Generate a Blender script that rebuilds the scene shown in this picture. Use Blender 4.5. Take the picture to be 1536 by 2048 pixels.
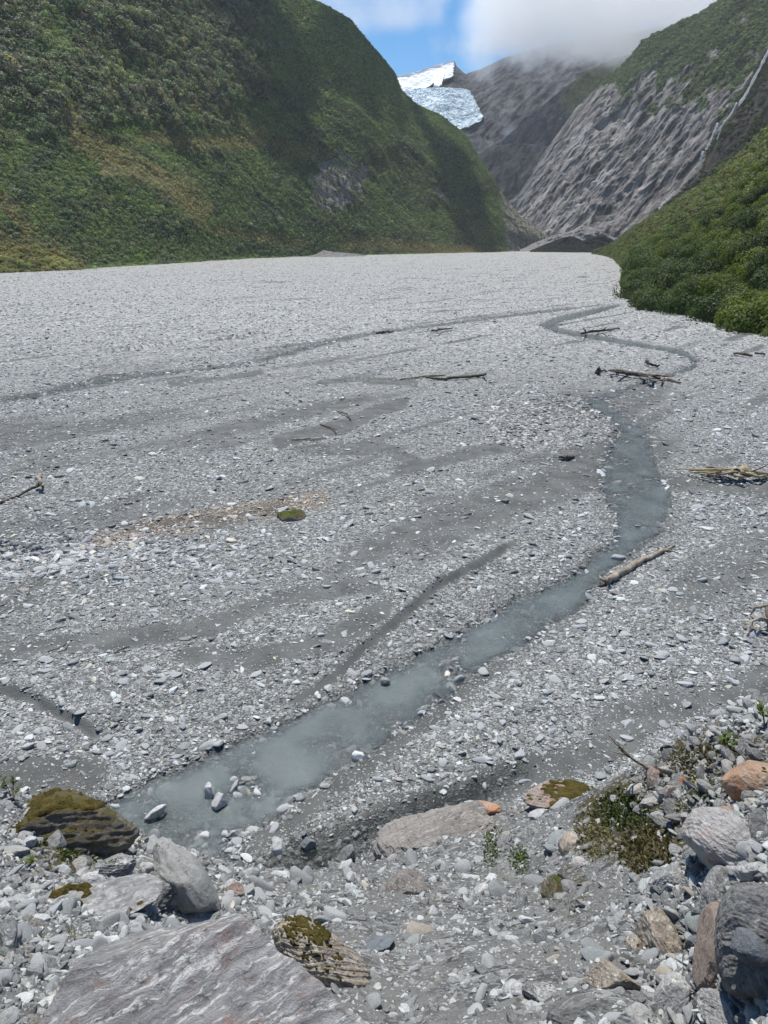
import bpy, bmesh, math, random
import numpy as np
from mathutils import Vector, Matrix, Euler

# ------------------------------------------------------------------ camera, sky, sun, exposure
H = 12.0
FPX = 1479.0                                  # focal length in pixels of the 1536 x 2048 photograph
PITCH = math.radians(19.92)
SUN_EL, SUN_AZ = math.radians(67.0), math.radians(12.0)   # sun high in front, a little left, above the frame
sc = bpy.context.scene
for o in list(bpy.data.objects):
    bpy.data.objects.remove(o)
cam = bpy.data.cameras.new('camera')
cam_o = bpy.data.objects.new('camera', cam)
sc.collection.objects.link(cam_o)
cam_o.location = (0, 0, H)
cam_o.rotation_euler = (math.radians(90) - PITCH, 0, 0)
cam.sensor_fit = 'VERTICAL'
cam.sensor_height = 36.0
cam.lens = 36.0 * FPX / 2048.0
cam.clip_start = 0.1
cam.clip_end = 20000
sc.camera = cam_o
sc.view_settings.view_transform = 'Standard'
sc.view_settings.look = 'None'
sc.view_settings.gamma = 1
sc.view_settings.exposure = 0.2
sc.view_settings.use_curve_mapping = False
sc.cycles.max_bounces = 8
sc.cycles.diffuse_bounces = 2
sc.cycles.glossy_bounces = 2
sc.cycles.transmission_bounces = 3
sc.cycles.transparent_max_bounces = 8
sc.cycles.volume_bounces = 8
sc.cycles.volume_step_rate = 1.0
sc.cycles.volume_max_steps = 96
sc.cycles.use_adaptive_sampling = True
sc.cycles.adaptive_threshold = 0.02
sc.cycles.caustics_reflective = False
sc.cycles.caustics_refractive = False

world = bpy.data.worlds.new('World')
sc.world = world
world.use_nodes = True
wn = world.node_tree
wn.nodes.clear()
w_out = wn.nodes.new('ShaderNodeOutputWorld')
w_bg = wn.nodes.new('ShaderNodeBackground')
w_sky = wn.nodes.new('ShaderNodeTexSky')
w_sky.sky_type = 'NISHITA'
w_sky.sun_disc = False
w_sky.sun_elevation = SUN_EL
w_sky.sun_rotation = -SUN_AZ
w_sky.air_density = 1.0
w_sky.dust_density = 0.1
w_sky.ozone_density = 3.0
w_sky.altitude = 300
w_bg.inputs['Strength'].default_value = 0.11
w_hs = wn.nodes.new('ShaderNodeHueSaturation')
w_hs.inputs['Saturation'].default_value = 1.3
wn.links.new(w_sky.outputs[0], w_hs.inputs['Color'])
wn.links.new(w_hs.outputs[0], w_bg.inputs['Color'])
wn.links.new(w_bg.outputs[0], w_out.inputs['Surface'])

sun = bpy.data.lights.new('sun', 'SUN')
sun_o = bpy.data.objects.new('sun', sun)
sc.collection.objects.link(sun_o)
sun.energy = 5.0
sun.angle = math.radians(0.5)
sun.color = (1.0, 0.955, 0.87)
SUN_TO = Vector((-math.sin(SUN_AZ) * math.cos(SUN_EL), math.cos(SUN_AZ) * math.cos(SUN_EL), math.sin(SUN_EL)))  # towards the sun
sun_o.rotation_euler = (-SUN_TO).to_track_quat('-Z', 'Y').to_euler()
sun_o.location = (0, -50, 200)

# ------------------------------------------------------------------ helpers
rng = np.random.default_rng(7)
random.seed(7)
COL = sc.collection
_perm = np.random.default_rng(3).permutation(4096).astype(np.int32)
_grad = np.random.default_rng(4).normal(size=(4096, 3))
_grad /= np.linalg.norm(_grad, axis=1)[:, None]


def pnoise(x, y, z):
    x, y, z = np.broadcast_arrays(np.asarray(x, float), np.asarray(y, float), np.asarray(z, float))
    xi, yi, zi = np.floor(x).astype(np.int64), np.floor(y).astype(np.int64), np.floor(z).astype(np.int64)
    xf, yf, zf = x - xi, y - yi, z - zi
    u, v, w = (t * t * t * (t * (t * 6 - 15) + 10) for t in (xf, yf, zf))
    def g(dx, dy, dz):
        h = _perm[(_perm[(_perm[(xi + dx) & 4095] + yi + dy) & 4095] + zi + dz) & 4095]
        gr = _grad[h]
        return gr[..., 0] * (xf - dx) + gr[..., 1] * (yf - dy) + gr[..., 2] * (zf - dz)
    x00 = g(0, 0, 0) * (1 - u) + g(1, 0, 0) * u
    x10 = g(0, 1, 0) * (1 - u) + g(1, 1, 0) * u
    x01 = g(0, 0, 1) * (1 - u) + g(1, 0, 1) * u
    x11 = g(0, 1, 1) * (1 - u) + g(1, 1, 1) * u
    return ((x00 * (1 - v) + x10 * v) * (1 - w) + (x01 * (1 - v) + x11 * v) * w) * 1.5


def fbm(x, y, z=0.0, oct=4, gain=0.5, ridged=False):
    s, a, f, tot = 0.0, 1.0, 1.0, 0.0
    for i in range(oct):
        n = pnoise(np.asarray(x) * f + 17.3 * i, np.asarray(y) * f - 9.1 * i, np.asarray(z) * f + 4.7 * i)
        if ridged:
            n = 1 - 2 * np.abs(n)
        s = s + a * n
        tot += a
        a *= gain
        f *= 2.03
    return s / tot


def sstep(a, b, x):
    t = np.clip((np.asarray(x, float) - a) / (b - a), 0, 1)
    return t * t * (3 - 2 * t)


CP, SP = math.cos(PITCH), math.sin(PITCH)


def ray(px, py):
    a = (np.asarray(px, float) - 768) / FPX
    b = -(np.asarray(py, float) - 1024) / FPX
    d = np.stack([a + 0 * b, CP + b * SP + 0 * a, -SP + b * CP + 0 * a], -1)
    return d / np.linalg.norm(d, axis=-1, keepdims=True)


def project(P):
    P = np.asarray(P, float)
    x, y, z = P[..., 0], P[..., 1], P[..., 2] - H
    fwd = y * CP - z * SP
    up = y * SP + z * CP
    fwd = np.where(fwd < 0.01, 0.01, fwd)
    return 768 + FPX * x / fwd, 1024 - FPX * up / fwd, fwd


def flat_pt(px, py, z=0.0):
    d = ray(px, py)
    t = (z - H) / d[..., 2]
    return np.stack([d[..., 0] * t, d[..., 1] * t], -1)


def mesh_np(name, V, F, smooth=False):
    V = np.asarray(V, np.float32)
    F = np.asarray(F, np.int32)
    k = F.shape[1]
    me = bpy.data.meshes.new(name)
    me.vertices.add(len(V))
    me.vertices.foreach_set('co', V.ravel())
    me.loops.add(F.size)
    me.loops.foreach_set('vertex_index', F.ravel())
    me.polygons.add(len(F))
    me.polygons.foreach_set('loop_start', np.arange(0, F.size, k, dtype=np.int32))
    me.polygons.foreach_set('loop_total', np.full(len(F), k, np.int32))
    me.polygons.foreach_set('use_smooth', np.full(len(F), smooth, bool))
    me.update(calc_edges=True)
    me.validate()
    return me


def attr(me, name, data, typ='FLOAT', dom='POINT'):
    a = me.attributes.new(name, typ, dom)
    data = np.asarray(data, np.float32)
    a.data.foreach_set({'FLOAT': 'value', 'FLOAT_VECTOR': 'vector', 'FLOAT_COLOR': 'color'}[typ], data.ravel())


def grid_faces(nr, nc):
    i = np.arange(nr - 1)[:, None] * nc + np.arange(nc - 1)[None, :]
    return np.stack([i, i + 1, i + nc + 1, i + nc], -1).reshape(-1, 4)


def link(name, me, mat=None, parent=None, label=None, cat=None, group=None, kind=None, loc=None, rot=None):
    o = bpy.data.objects.new(name, me)
    COL.objects.link(o)
    if mat is not None and me is not None and not me.materials:
        me.materials.append(mat)
    if parent is not None:
        o.parent = parent
    if loc is not None:
        o.location = loc
    if rot is not None:
        o.rotation_euler = rot
    if label:
        o['label'] = label
    if cat:
        o['category'] = cat
    if group:
        o['group'] = group
    if kind:
        o['kind'] = kind
    return o


def join_np(parts):
    Vs, Fs, n = [], [], 0
    for V, F in parts:
        Vs.append(np.asarray(V))
        Fs.append(np.asarray(F) + n)
        n += len(V)
    return np.concatenate(Vs), np.concatenate(Fs)


_ico = {}


def ico(sub):
    if sub not in _ico:
        bm = bmesh.new()
        bmesh.ops.create_icosphere(bm, subdivisions=sub, radius=1.0)
        bm.verts.ensure_lookup_table()
        V = np.array([v.co[:] for v in bm.verts])
        F = np.array([[v.index for v in f.verts] for f in bm.faces])
        bm.free()
        _ico[sub] = (V, F)
    return _ico[sub]


# ------------------------------------------------------------------ materials
class NT:
    def __init__(self, name):
        self.m = bpy.data.materials.new(name)
        self.m.use_nodes = True
        self.t = self.m.node_tree
        self.t.nodes.clear()
        self.out = self.n('ShaderNodeOutputMaterial')

    def n(self, typ, **kw):
        nd = self.t.nodes.new(typ)
        for k, v in kw.items():
            setattr(nd, k, v)
        return nd

    def set(self, sock, val):
        if hasattr(val, 'is_output') or hasattr(val, 'links'):
            self.t.links.new(val, sock)
        else:
            if isinstance(val, (tuple, list)) and len(val) == 3 and sock.type == 'RGBA':
                val = (*val, 1)
            sock.default_value = val

    def math(self, op, a, b=0.0, c=0.0, clamp=False):
        nd = self.n('ShaderNodeMath', operation=op, use_clamp=clamp)
        for i, v in enumerate((a, b, c)):
            self.set(nd.inputs[i], v)
        return nd.outputs[0]

    def mix(self, f, a, b, blend='MIX'):
        nd = self.n('ShaderNodeMix', data_type='RGBA', blend_type=blend)
        self.set(nd.inputs[0], f)
        self.set(nd.inputs[6], a)
        self.set(nd.inputs[7], b)
        return nd.outputs[2]

    def ramp(self, f, a, b, c0=0.0, c1=1.0):
        nd = self.n('ShaderNodeMapRange', interpolation_type='SMOOTHSTEP')
        self.set(nd.inputs[0], f)
        for i, v in enumerate((a, b, c0, c1)):
            self.set(nd.inputs[i + 1], v)
        return nd.outputs[0]

    def coord(self, what='Object'):
        return self.n('ShaderNodeTexCoord').outputs[what]

    def mapv(self, v, scale=(1, 1, 1), rot=(0, 0, 0), loc=(0, 0, 0)):
        """stretch along rotated axes (rotation first, then scale)"""
        nd = self.n('ShaderNodeMapping', vector_type='TEXTURE')
        self.set(nd.inputs[0], v)
        nd.inputs[1].default_value = loc
        nd.inputs[2].default_value = rot
        nd.inputs[3].default_value = tuple(1.0 / q for q in scale)
        return nd.outputs[0]

    def noise(self, v, scale, detail=4, rough=0.55, dist=0.0, out=0):
        nd = self.n('ShaderNodeTexNoise')
        self.set(nd.inputs['Vector'], v)
        nd.inputs['Scale'].default_value = scale
        nd.inputs['Detail'].default_value = detail
        nd.inputs['Roughness'].default_value = rough
        nd.inputs['Distortion'].default_value = dist
        return nd.outputs[out]

    def voro(self, v, scale, feat='F1', rnd=1.0):
        nd = self.n('ShaderNodeTexVoronoi', feature=feat)
        self.set(nd.inputs['Vector'], v)
        nd.inputs['Scale'].default_value = scale
        nd.inputs['Randomness'].default_value = rnd
        return nd

    def attr(self, name, typ='GEOMETRY', out='Fac'):
        nd = self.n('ShaderNodeAttribute', attribute_name=name, attribute_type=typ)
        return nd.outputs[out]

    def bump(self, h, strength=0.5, dist=0.1, normal=None):
        nd = self.n('ShaderNodeBump')
        nd.inputs['Strength'].default_value = strength
        nd.inputs['Distance'].default_value = dist
        self.set(nd.inputs['Height'], h)
        if normal is not None:
            self.set(nd.inputs['Normal'], normal)
        return nd.outputs[0]

    def bsdf(self, color, rough=0.85, normal=None, spec=0.3, alpha=None):
        nd = self.n('ShaderNodeBsdfPrincipled')
        self.set(nd.inputs['Base Color'], color)
        self.set(nd.inputs['Roughness'], rough)
        self.set(nd.inputs['Specular IOR Level'], spec)
        if normal is not None:
            self.set(nd.inputs['Normal'], normal)
        if alpha is not None:
            self.set(nd.inputs['Alpha'], alpha)
        self.t.links.new(nd.outputs[0], self.out.inputs[0])
        return nd


def schist_mat(name, dark, light, rust=(0.3, 0.14, 0.06), rust_amt=0.0, scale=1.0, rot=(0.5, 0.3, 0.6), vein=0.4,
               contrast=1.0, moss=0.0, bump=0.5, bands=1.0):
    """layered grey schist: warped foliation bands, white quartz streaks, rust and lichen patches"""
    t = NT(name)
    P = t.coord('Object')
    info = t.n('ShaderNodeObjectInfo').outputs['Random']
    sh = t.n('ShaderNodeVectorMath', operation='ADD')
    t.set(sh.inputs[0], P)
    cmb = t.n('ShaderNodeCombineXYZ')
    for i in range(3):
        t.set(cmb.inputs[i], t.math('MULTIPLY', info, 7.0 + 3 * i))
    t.set(sh.inputs[1], cmb.outputs[0])
    P = sh.outputs[0]
    def warped(freq, amt):
        wv = t.n('ShaderNodeVectorMath', operation='MULTIPLY_ADD')
        t.set(wv.inputs[0], t.noise(P, freq * scale, 4, 0.6, out=1))
        wv.inputs[1].default_value = (amt / scale,) * 3
        t.set(wv.inputs[2], P)
        return wv.outputs[0]
    Q0 = warped(1.3, 0.3)
    Q = t.mapv(Q0, scale=(1.6 * scale, 5.0 * scale, 24.0 * scale * bands), rot=rot)
    band = t.noise(Q, 1.0, 7, 0.7)
    fine = t.noise(P, 55 * scale, 5, 0.75)
    pit = t.noise(P, 16 * scale, 5, 0.7)
    big = t.noise(P, 1.7 * scale, 4, 0.6)
    f = t.ramp(band, 0.34, 0.66)
    f = t.math('ADD', t.math('MULTIPLY', f, 0.62 * contrast), t.math('MULTIPLY_ADD', fine, 0.7, -0.12), clamp=True)
    c = t.mix(f, dark, light)
    c = t.mix(t.math('MULTIPLY', t.ramp(big, 0.35, 0.7), 0.3), c, (0.06, 0.06, 0.062))
    Q2 = t.mapv(Q0, scale=(2.2 * scale, 6.0 * scale, 30 * scale * bands), rot=rot, loc=(3, 1, 5))
    v = t.noise(Q2, 1.0, 5, 0.65)
    v = t.math('MULTIPLY', t.math('MULTIPLY', t.ramp(v, 0.52, 0.61), vein), t.ramp(pit, 0.38, 0.55))
    c = t.mix(v, c, (0.68, 0.67, 0.64))
    if rust_amt > 0:
        r = t.noise(P, 3.2 * scale, 6, 0.72)
        r = t.math('MULTIPLY', t.ramp(r, 0.62 - 0.2 * rust_amt, 0.76 - 0.12 * rust_amt), t.math('MULTIPLY_ADD', fine, 0.6, 0.3))
        c = t.mix(r, c, rust)
    dk = t.noise(P, 12 * scale, 5, 0.75)
    c = t.mix(t.math('MULTIPLY', t.ramp(dk, 0.56, 0.66), 0.6), c, (0.045, 0.045, 0.042))
    if moss > 0:
        g = t.n('ShaderNodeNewGeometry').outputs['Normal']
        sp = t.n('ShaderNodeSeparateXYZ')
        t.set(sp.inputs[0], g)
        mm = t.math('MULTIPLY', t.ramp(t.math('ADD', sp.outputs[2], t.noise(P, 5 * scale, 5, 0.75)), 1.5 - moss, 1.62 - moss), 0.9)
        c = t.mix(mm, c, t.mix(fine, (0.04, 0.037, 0.014), (0.13, 0.105, 0.035)))
    hgt = t.math('ADD', t.math('MULTIPLY', band, 0.9), t.math('ADD', t.math('MULTIPLY', fine, 0.4), t.math('MULTIPLY', pit, 0.8)))
    t.bsdf(c, 0.88, t.bump(hgt, min(1.0, bump * 1.7), 0.05 / scale), 0.22)
    return t.m


def pebble_mat(name, base=(0.36, 0.37, 0.37)):
    """river stones: per-stone tint from the scatter, faint banding"""
    t = NT(name)
    P = t.coord('Object')
    rnd = t.n('ShaderNodeObjectInfo').outputs['Random']
    tint = t.attr('tint', 'INSTANCER', 'Color')
    q = t.mapv(P, scale=(1.0, 1.5, 5.0), rot=(0.4, 0.6, 0.2))
    b = t.noise(q, 2.2, 4, 0.6)
    c = t.mix(t.ramp(b, 0.3, 0.7), t.mix(1.0, tint, (0.72, 0.73, 0.75), 'MULTIPLY'), t.mix(0.25, tint, (0.7, 0.7, 0.69)))
    t.bsdf(c, 0.7, t.bump(b, 0.3, 0.1), 0.4)
    return t.m


def stone_mat(name, tint):
    t = NT(name)
    P = t.coord('Object')
    rnd = t.n('ShaderNodeObjectInfo').outputs['Random']
    q = t.mapv(P, scale=(1.0, 1.5, 6.0), rot=(0.4, 0.6, 0.2))
    b = t.noise(q, 9, 5, 0.6, 0.8)
    fine = t.noise(P, 60, 3, 0.6)
    k = t.math('MULTIPLY_ADD', rnd, 0.55, 0.75)
    tc = t.mix(1.0, tint, t.mix(rnd, (0.8, 0.82, 0.85), (1.15, 1.13, 1.08)), 'MULTIPLY')
    c = t.mix(t.ramp(b, 0.35, 0.66), t.mix(1.0, tc, (0.6, 0.61, 0.63), 'MULTIPLY'), t.mix(0.35, tc, (0.7, 0.7, 0.69)))
    c = t.mix(t.math('MULTIPLY', fine, 0.3), c, (0.12, 0.12, 0.12))
    t.bsdf(c, 0.72, t.bump(t.math('ADD', b, t.math('MULTIPLY', fine, 0.3)), 0.45, 0.03), 0.35)
    return t.m


def leaf_mat(name, dark, light, inst=True, translucent=0.25):
    t = NT(name)
    rnd = t.n('ShaderNodeNewGeometry').outputs['Random Per Island']
    if inst:
        base = t.attr('tint', 'INSTANCER', 'Color')
        c = t.mix(1.0, base, t.mix(rnd, (0.55, 0.6, 0.6), (1.5, 1.4, 1.25)), 'MULTIPLY')
    else:
        orn = t.n('ShaderNodeObjectInfo').outputs['Random']
        f = t.math('ADD', t.math('MULTIPLY', rnd, 0.48), t.math('MULTIPLY', orn, 0.52))
        c = t.mix(f, dark, light)
    d = t.n('ShaderNodeBsdfPrincipled')
    t.set(d.inputs['Base Color'], c)
    d.inputs['Roughness'].default_value = 0.6
    d.inputs['Specular IOR Level'].default_value = 0.25
    tr = t.n('ShaderNodeBsdfTranslucent')
    t.set(tr.inputs[0], t.mix(1.0, c, (1.1, 1.3, 0.5), 'MULTIPLY'))
    mx = t.n('ShaderNodeMixShader')
    mx.inputs[0].default_value = translucent
    t.t.links.new(d.outputs[0], mx.inputs[1])
    t.t.links.new(tr.outputs[0], mx.inputs[2])
    t.t.links.new(mx.outputs[0], t.out.inputs[0])
    return t.m


def wood_mat(name, dark, light):
    t = NT(name)
    P = t.coord('Object')
    a = t.noise(P, 3.5, 4, 0.6)
    b = t.noise(P, 30, 4, 0.65, 1.5)
    c = t.mix(t.ramp(t.math('ADD', t.math('MULTIPLY', a, 0.5), t.math('MULTIPLY', b, 0.5)), 0.35, 0.65), dark, light)
    t.bsdf(c, 0.85, t.bump(b, 0.5, 0.02), 0.2)
    return t.m


def moss_mat(name, a=(0.05, 0.042, 0.012), b=(0.125, 0.10, 0.03)):
    t = NT(name)
    P = t.coord('Object')
    n1 = t.noise(P, 9, 4, 0.6)
    n2 = t.noise(P, 70, 3, 0.7)
    c = t.mix(t.ramp(t.math('ADD', t.math('MULTIPLY', n1, 0.6), t.math('MULTIPLY', n2, 0.4)), 0.35, 0.65), a, b)
    t.bsdf(c, 0.95, t.bump(n2, 0.9, 0.03), 0.1)
    return t.m


# ------------------------------------------------------------------ geometry-node scatter for what nobody could count
def scatter(name, pts, scl, rot, tint, protos, label, cat, pick=None):
    me = bpy.data.meshes.new(name)
    me.vertices.add(len(pts))
    me.vertices.foreach_set('co', np.asarray(pts, np.float32).ravel())
    attr(me, 'scl', scl, 'FLOAT_VECTOR')
    attr(me, 'rot', rot, 'FLOAT_VECTOR')
    attr(me, 'tint', np.concatenate([tint, np.ones((len(tint), 1))], 1), 'FLOAT_COLOR')
    a = me.attributes.new('pick', 'INT', 'POINT')
    pk = rng.integers(0, len(protos), len(pts)) if pick is None else pick
    a.data.foreach_set('value', np.asarray(pk, np.int32))
    me.update()
    o = link(name, me, label=label, cat=cat, kind='stuff')
    pc = bpy.data.collections.new(name + '_kinds')
    for i, (pm, mat) in enumerate(protos):
        po = bpy.data.objects.new('%s_kind_%02d' % (name, i), pm)
        if not pm.materials:
            pm.materials.append(mat)
        pc.objects.link(po)
    ng = bpy.data.node_groups.new(name, 'GeometryNodeTree')
    ng.interface.new_socket('Geometry', in_out='INPUT', socket_type='NodeSocketGeometry')
    ng.interface.new_socket('Geometry', in_out='OUTPUT', socket_type='NodeSocketGeometry')
    N = ng.nodes.new
    gi, go = N('NodeGroupInput'), N('NodeGroupOutput')
    iop = N('GeometryNodeInstanceOnPoints')
    ci = N('GeometryNodeCollectionInfo')
    ci.inputs['Collection'].default_value = pc
    ci.inputs['Separate Children'].default_value = True
    ci.inputs['Reset Children'].default_value = True
    def na(nm, ty):
        nd = N('GeometryNodeInputNamedAttribute')
        nd.data_type = ty
        nd.inputs['Name'].default_value = nm
        return nd.outputs['Attribute']
    L = ng.links.new
    L(gi.outputs[0], iop.inputs['Points'])
    L(ci.outputs[0], iop.inputs['Instance'])
    iop.inputs['Pick Instance'].default_value = True
    L(na('pick', 'INT'), iop.inputs['Instance Index'])
    L(na('scl', 'FLOAT_VECTOR'), iop.inputs['Scale'])
    e2r = N('FunctionNodeEulerToRotation')
    L(na('rot', 'FLOAT_VECTOR'), e2r.inputs[0])
    L(e2r.outputs[0], iop.inputs['Rotation'])
    L(iop.outputs[0], go.inputs[0])
    md = o.modifiers.new('scatter', 'NODES')
    md.node_group = ng
    return o


def rock_verts(sub, seed, planes=7, rough=0.12, cut=(0.45, 0.8), flat=1.0, foliation=0.0, facets=()):
    r = np.random.default_rng(seed)
    V, F = ico(sub)
    V = V.copy()
    off = r.uniform(-50, 50, 3)
    for k in range(planes):
        n = r.normal(size=3)
        n /= np.linalg.norm(n)
        o = r.uniform(*cut)
        d = V @ n - o
        V -= np.outer(np.maximum(d, 0) * 0.92, n)
    for fx, fy, fz, fo in facets:
        nn_ = np.array([fx, fy, fz]) / math.sqrt(fx * fx + fy * fy + fz * fz)
        V -= np.outer(np.maximum(V @ nn_ - fo, 0), nn_)
    nrm = V / np.maximum(np.linalg.norm(V, axis=1), 1e-6)[:, None]
    d = fbm(V[:, 0] * 1.6 + off[0], V[:, 1] * 1.6 + off[1], V[:, 2] * 1.6 + off[2], 5 if sub > 3 else 3)
    V += nrm * (d * rough)[:, None]
    if sub > 3:
        d2 = fbm(V[:, 0] * 5 + off[1], V[:, 1] * 5 + off[2], V[:, 2] * 5 + off[0], 5, 0.62, ridged=True)
        V += nrm * (d2 * 0.032)[:, None]
    if foliation > 0:
        ax = r.normal(size=3) * (0.5, 0.5, 1.2)
        ax /= np.linalg.norm(ax)
        c = V @ ax + 0.12 * pnoise(V[:, 0] * 2 + off[0], V[:, 1] * 2, V[:, 2] * 2)
        lay = np.abs(((c * 7) % 1.0) - 0.5) + 0.6 * np.abs(((c * 17.3) % 1.0) - 0.5)
        V += nrm * ((lay - 0.35) * foliation)[:, None]
    m = np.abs(V).max(0)
    V = V / m
    V[:, 2] *= flat
    return V, F


PEB = []
for i in range(8):
    V, F = rock_verts(2, 100 + i, planes=10, rough=0.1, cut=(0.4, 0.8))
    PEB.append(V)  # eight stone shapes
PEBF = ico(2)[1]


def pebble_protos(mat):
    return [(mesh_np('pebble_%d' % i, PEB[i], PEBF, smooth=(i % 4 == 0)), mat) for i in range(8)]


def leaf_cloud(n, seed, size=(0.10, 0.2), lobes=6, flat=0.85, shell=0.65, outward=0.7):
    """n leaf-sized faces spread through a lumpy crown of radius about 1, base at z = 0"""
    r = np.random.default_rng(seed)
    lc = r.normal(size=(lobes, 3)) * (0.42, 0.42, 0.25)
    lc[:, 2] = np.abs(lc[:, 2]) + 0.45
    lr = r.uniform(0.38, 0.62, lobes)
    k = r.integers(0, lobes, n)
    d = r.normal(size=(n, 3))
    d /= np.linalg.norm(d, axis=1)[:, None]
    rad = lr[k] * (shell + (1 - shell) * r.random(n) ** 0.5)
    C = lc[k] + d * rad[:, None] * (1, 1, flat)
    C[:, 2] = np.maximum(C[:, 2], 0.02)
    nn = d * outward + r.normal(size=(n, 3)) * (1 - outward) + (0, 0, 0.35)
    nn /= np.linalg.norm(nn, axis=1)[:, None]
    u = np.cross(nn, r.normal(size=(n, 3)))
    u /= np.linalg.norm(u, axis=1)[:, None]
    v = np.cross(nn, u)
    s = r.uniform(*size, n)[:, None]
    a = s * r.uniform(0.5, 0.8, n)[:, None]
    V = np.stack([C - u * s, C + v * a + nn * s * 0.15, C + u * s, C - v * a + nn * s * 0.15], 1).reshape(-1, 3)
    F = np.arange(4 * n).reshape(-1, 4)
    return V, F


def tube(path, radii, sides=8, seed=0, rough=0.15):
    path = np.asarray(path, float)
    radii = np.asarray(radii, float)
    n = len(path)
    T = np.gradient(path, axis=0)
    T /= np.linalg.norm(T, axis=1)[:, None]
    ref = np.array([0.13, 0.21, 0.97])
    A = np.cross(T, ref)
    A /= np.linalg.norm(A, axis=1)[:, None]
    B = np.cross(T, A)
    ang = np.linspace(0, 2 * np.pi, sides, endpoint=False)
    r = np.random.default_rng(seed)
    rr = radii[:, None] * (1 + rough * r.normal(size=(n, sides)))
    V = path[:, None, :] + rr[..., None] * (np.cos(ang)[None, :, None] * A[:, None, :] + np.sin(ang)[None, :, None] * B[:, None, :])
    V = V.reshape(-1, 3)
    i = np.arange(n - 1)[:, None] * sides
    j = np.arange(sides)[None, :]
    F = np.stack([i + j, i + (j + 1) % sides, i + sides + (j + 1) % sides, i + sides + j], -1).reshape(-1, 4)
    V = np.concatenate([V, path[:1], path[-1:]])
    c0, c1 = len(V) - 2, len(V) - 1
    j = np.arange(sides)
    e0 = np.stack([np.full(sides, c0), (j + 1) % sides, j, j], 1)
    b = (n - 1) * sides
    e1 = np.stack([np.full(sides, c1), b + j, b + (j + 1) % sides, b + (j + 1) % sides], 1)
    caps = [[int(x) for x in f[:3]] for f in np.concatenate([e0, e1])]
    return V, F, caps


def tube_mesh(name, path, radii, sides=8, seed=0, rough=0.15):
    V, F, caps = tube(path, radii, sides, seed, rough)
    me = bpy.data.meshes.new(name)
    me.from_pydata(V.tolist(), [], F.tolist() + caps)
    me.polygons.foreach_set('use_smooth', np.ones(len(me.polygons), bool))
    me.update()
    return me


# ------------------------------------------------------------------ plan of the river flat, taken from the photograph
def W(pts):
    p = np.asarray(pts, float)
    return flat_pt(p[:, 0], p[:, 1])


MAIN_STREAM = W([(190, 1615), (250, 1590), (325, 1550), (405, 1520), (455, 1495), (545, 1456), (626, 1416), (688, 1386), (750, 1352),
    (830, 1315), (880, 1290), (960, 1240), (1010, 1210), (1060, 1185), (1110, 1170), (1150, 1145), (1172, 1122), (1208, 1098),
    (1232, 1070), (1232, 1030), (1214, 1000), (1200, 965), (1208, 925), (1225, 890), (1235, 855), (1215, 835), (1180, 815), (1165, 800),
    (1200, 790), (1290, 760), (1350, 742), (1385, 728), (1375, 715), (1330, 702), (1250, 690), (1180, 678), (1110, 665), (1075, 650),
    (1100, 636), (1180, 618), (1240, 606), (1245, 611), (1190, 628), (1120, 645), (1108, 653), (1190, 668), (1280, 683), (1370, 699),
    (1402, 718), (1395, 735), (1340, 754), (1260, 780), (1218, 800), (1230, 815), (1270, 840), (1295, 860), (1310, 900), (1312, 940),
    (1345, 958), (1342, 1000), (1340, 1030), (1320, 1070), (1280, 1100), (1215, 1145), (1190, 1180), (1165, 1215), (1110, 1245),
    (1070, 1280), (1000, 1310), (940, 1350), (900, 1380), (862, 1428), (804, 1460), (756, 1490), (716, 1522), (656, 1552), (606, 1582),
    (576, 1612), (536, 1650), (480, 1670), (475, 1730), (430, 1760), (380, 1780), (300, 1790), (200, 1760)])
SIDE_STREAM = W([(-120, 822), (0, 797), (80, 779), (150, 761), (200, 747), (280, 744), (400, 734), (480, 723), (560, 704), (640, 680),
    (700, 668), (760, 660), (900, 643), (1030, 626), (1150, 612), (1150, 619), (1030, 633), (900, 650), (760, 668), (660, 689),
    (570, 715), (480, 733), (400, 743), (280, 757), (200, 769), (100, 791), (0, 808), (-120, 834)])
POOL = W([(-90, 1086), (0, 1084), (60, 1085), (130, 1092), (115, 1105), (60, 1115), (0, 1122), (-90, 1140)])
DARK_CHANNEL = W([(440, 1765), (520, 1722), (600, 1692), (690, 1655), (780, 1622), (880, 1588), (960, 1560), (1040, 1530), (1080, 1530),
    (1040, 1560), (1000, 1590), (930, 1615), (840, 1645), (770, 1690), (690, 1730), (620, 1765), (560, 1800), (440, 1830)])
CHANNELS = [(MAIN_STREAM, 0.34, 1.1), (SIDE_STREAM, 0.13, 1.6), (POOL, 0.2, 0.8), (DARK_CHANNEL, 0.22, 0.9)]
BANKS = [W([(1040, 1085), (960, 1140), (880, 1180), (830, 1225), (780, 1265), (720, 1310), (690, 1340), (640, 1378), (600, 1400), (540, 1425)]),
         W([(-60, 1375), (0, 1390), (50, 1405), (100, 1428), (150, 1455), (205, 1490)])[::-1],
         W([(545, 668), (510, 672), (470, 678), (420, 683)]),
         W([(365, 690), (320, 695), (260, 704), (205, 712)]),
         W([(300, 598), (200, 601), (110, 606), (0, 612)]),
         W([(1250, 880), (1210, 905), (1130, 925), (1040, 935)])]
BANK_H = [0.22, 0.20, 0.42, 0.5, 0.5, 0.18]
a0, a1 = W([(1320, 1000), (400, 1600)])
FLOW = (a1 - a0) / np.linalg.norm(a1 - a0)
PERP = np.array([-FLOW[1], FLOW[0]])


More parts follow.
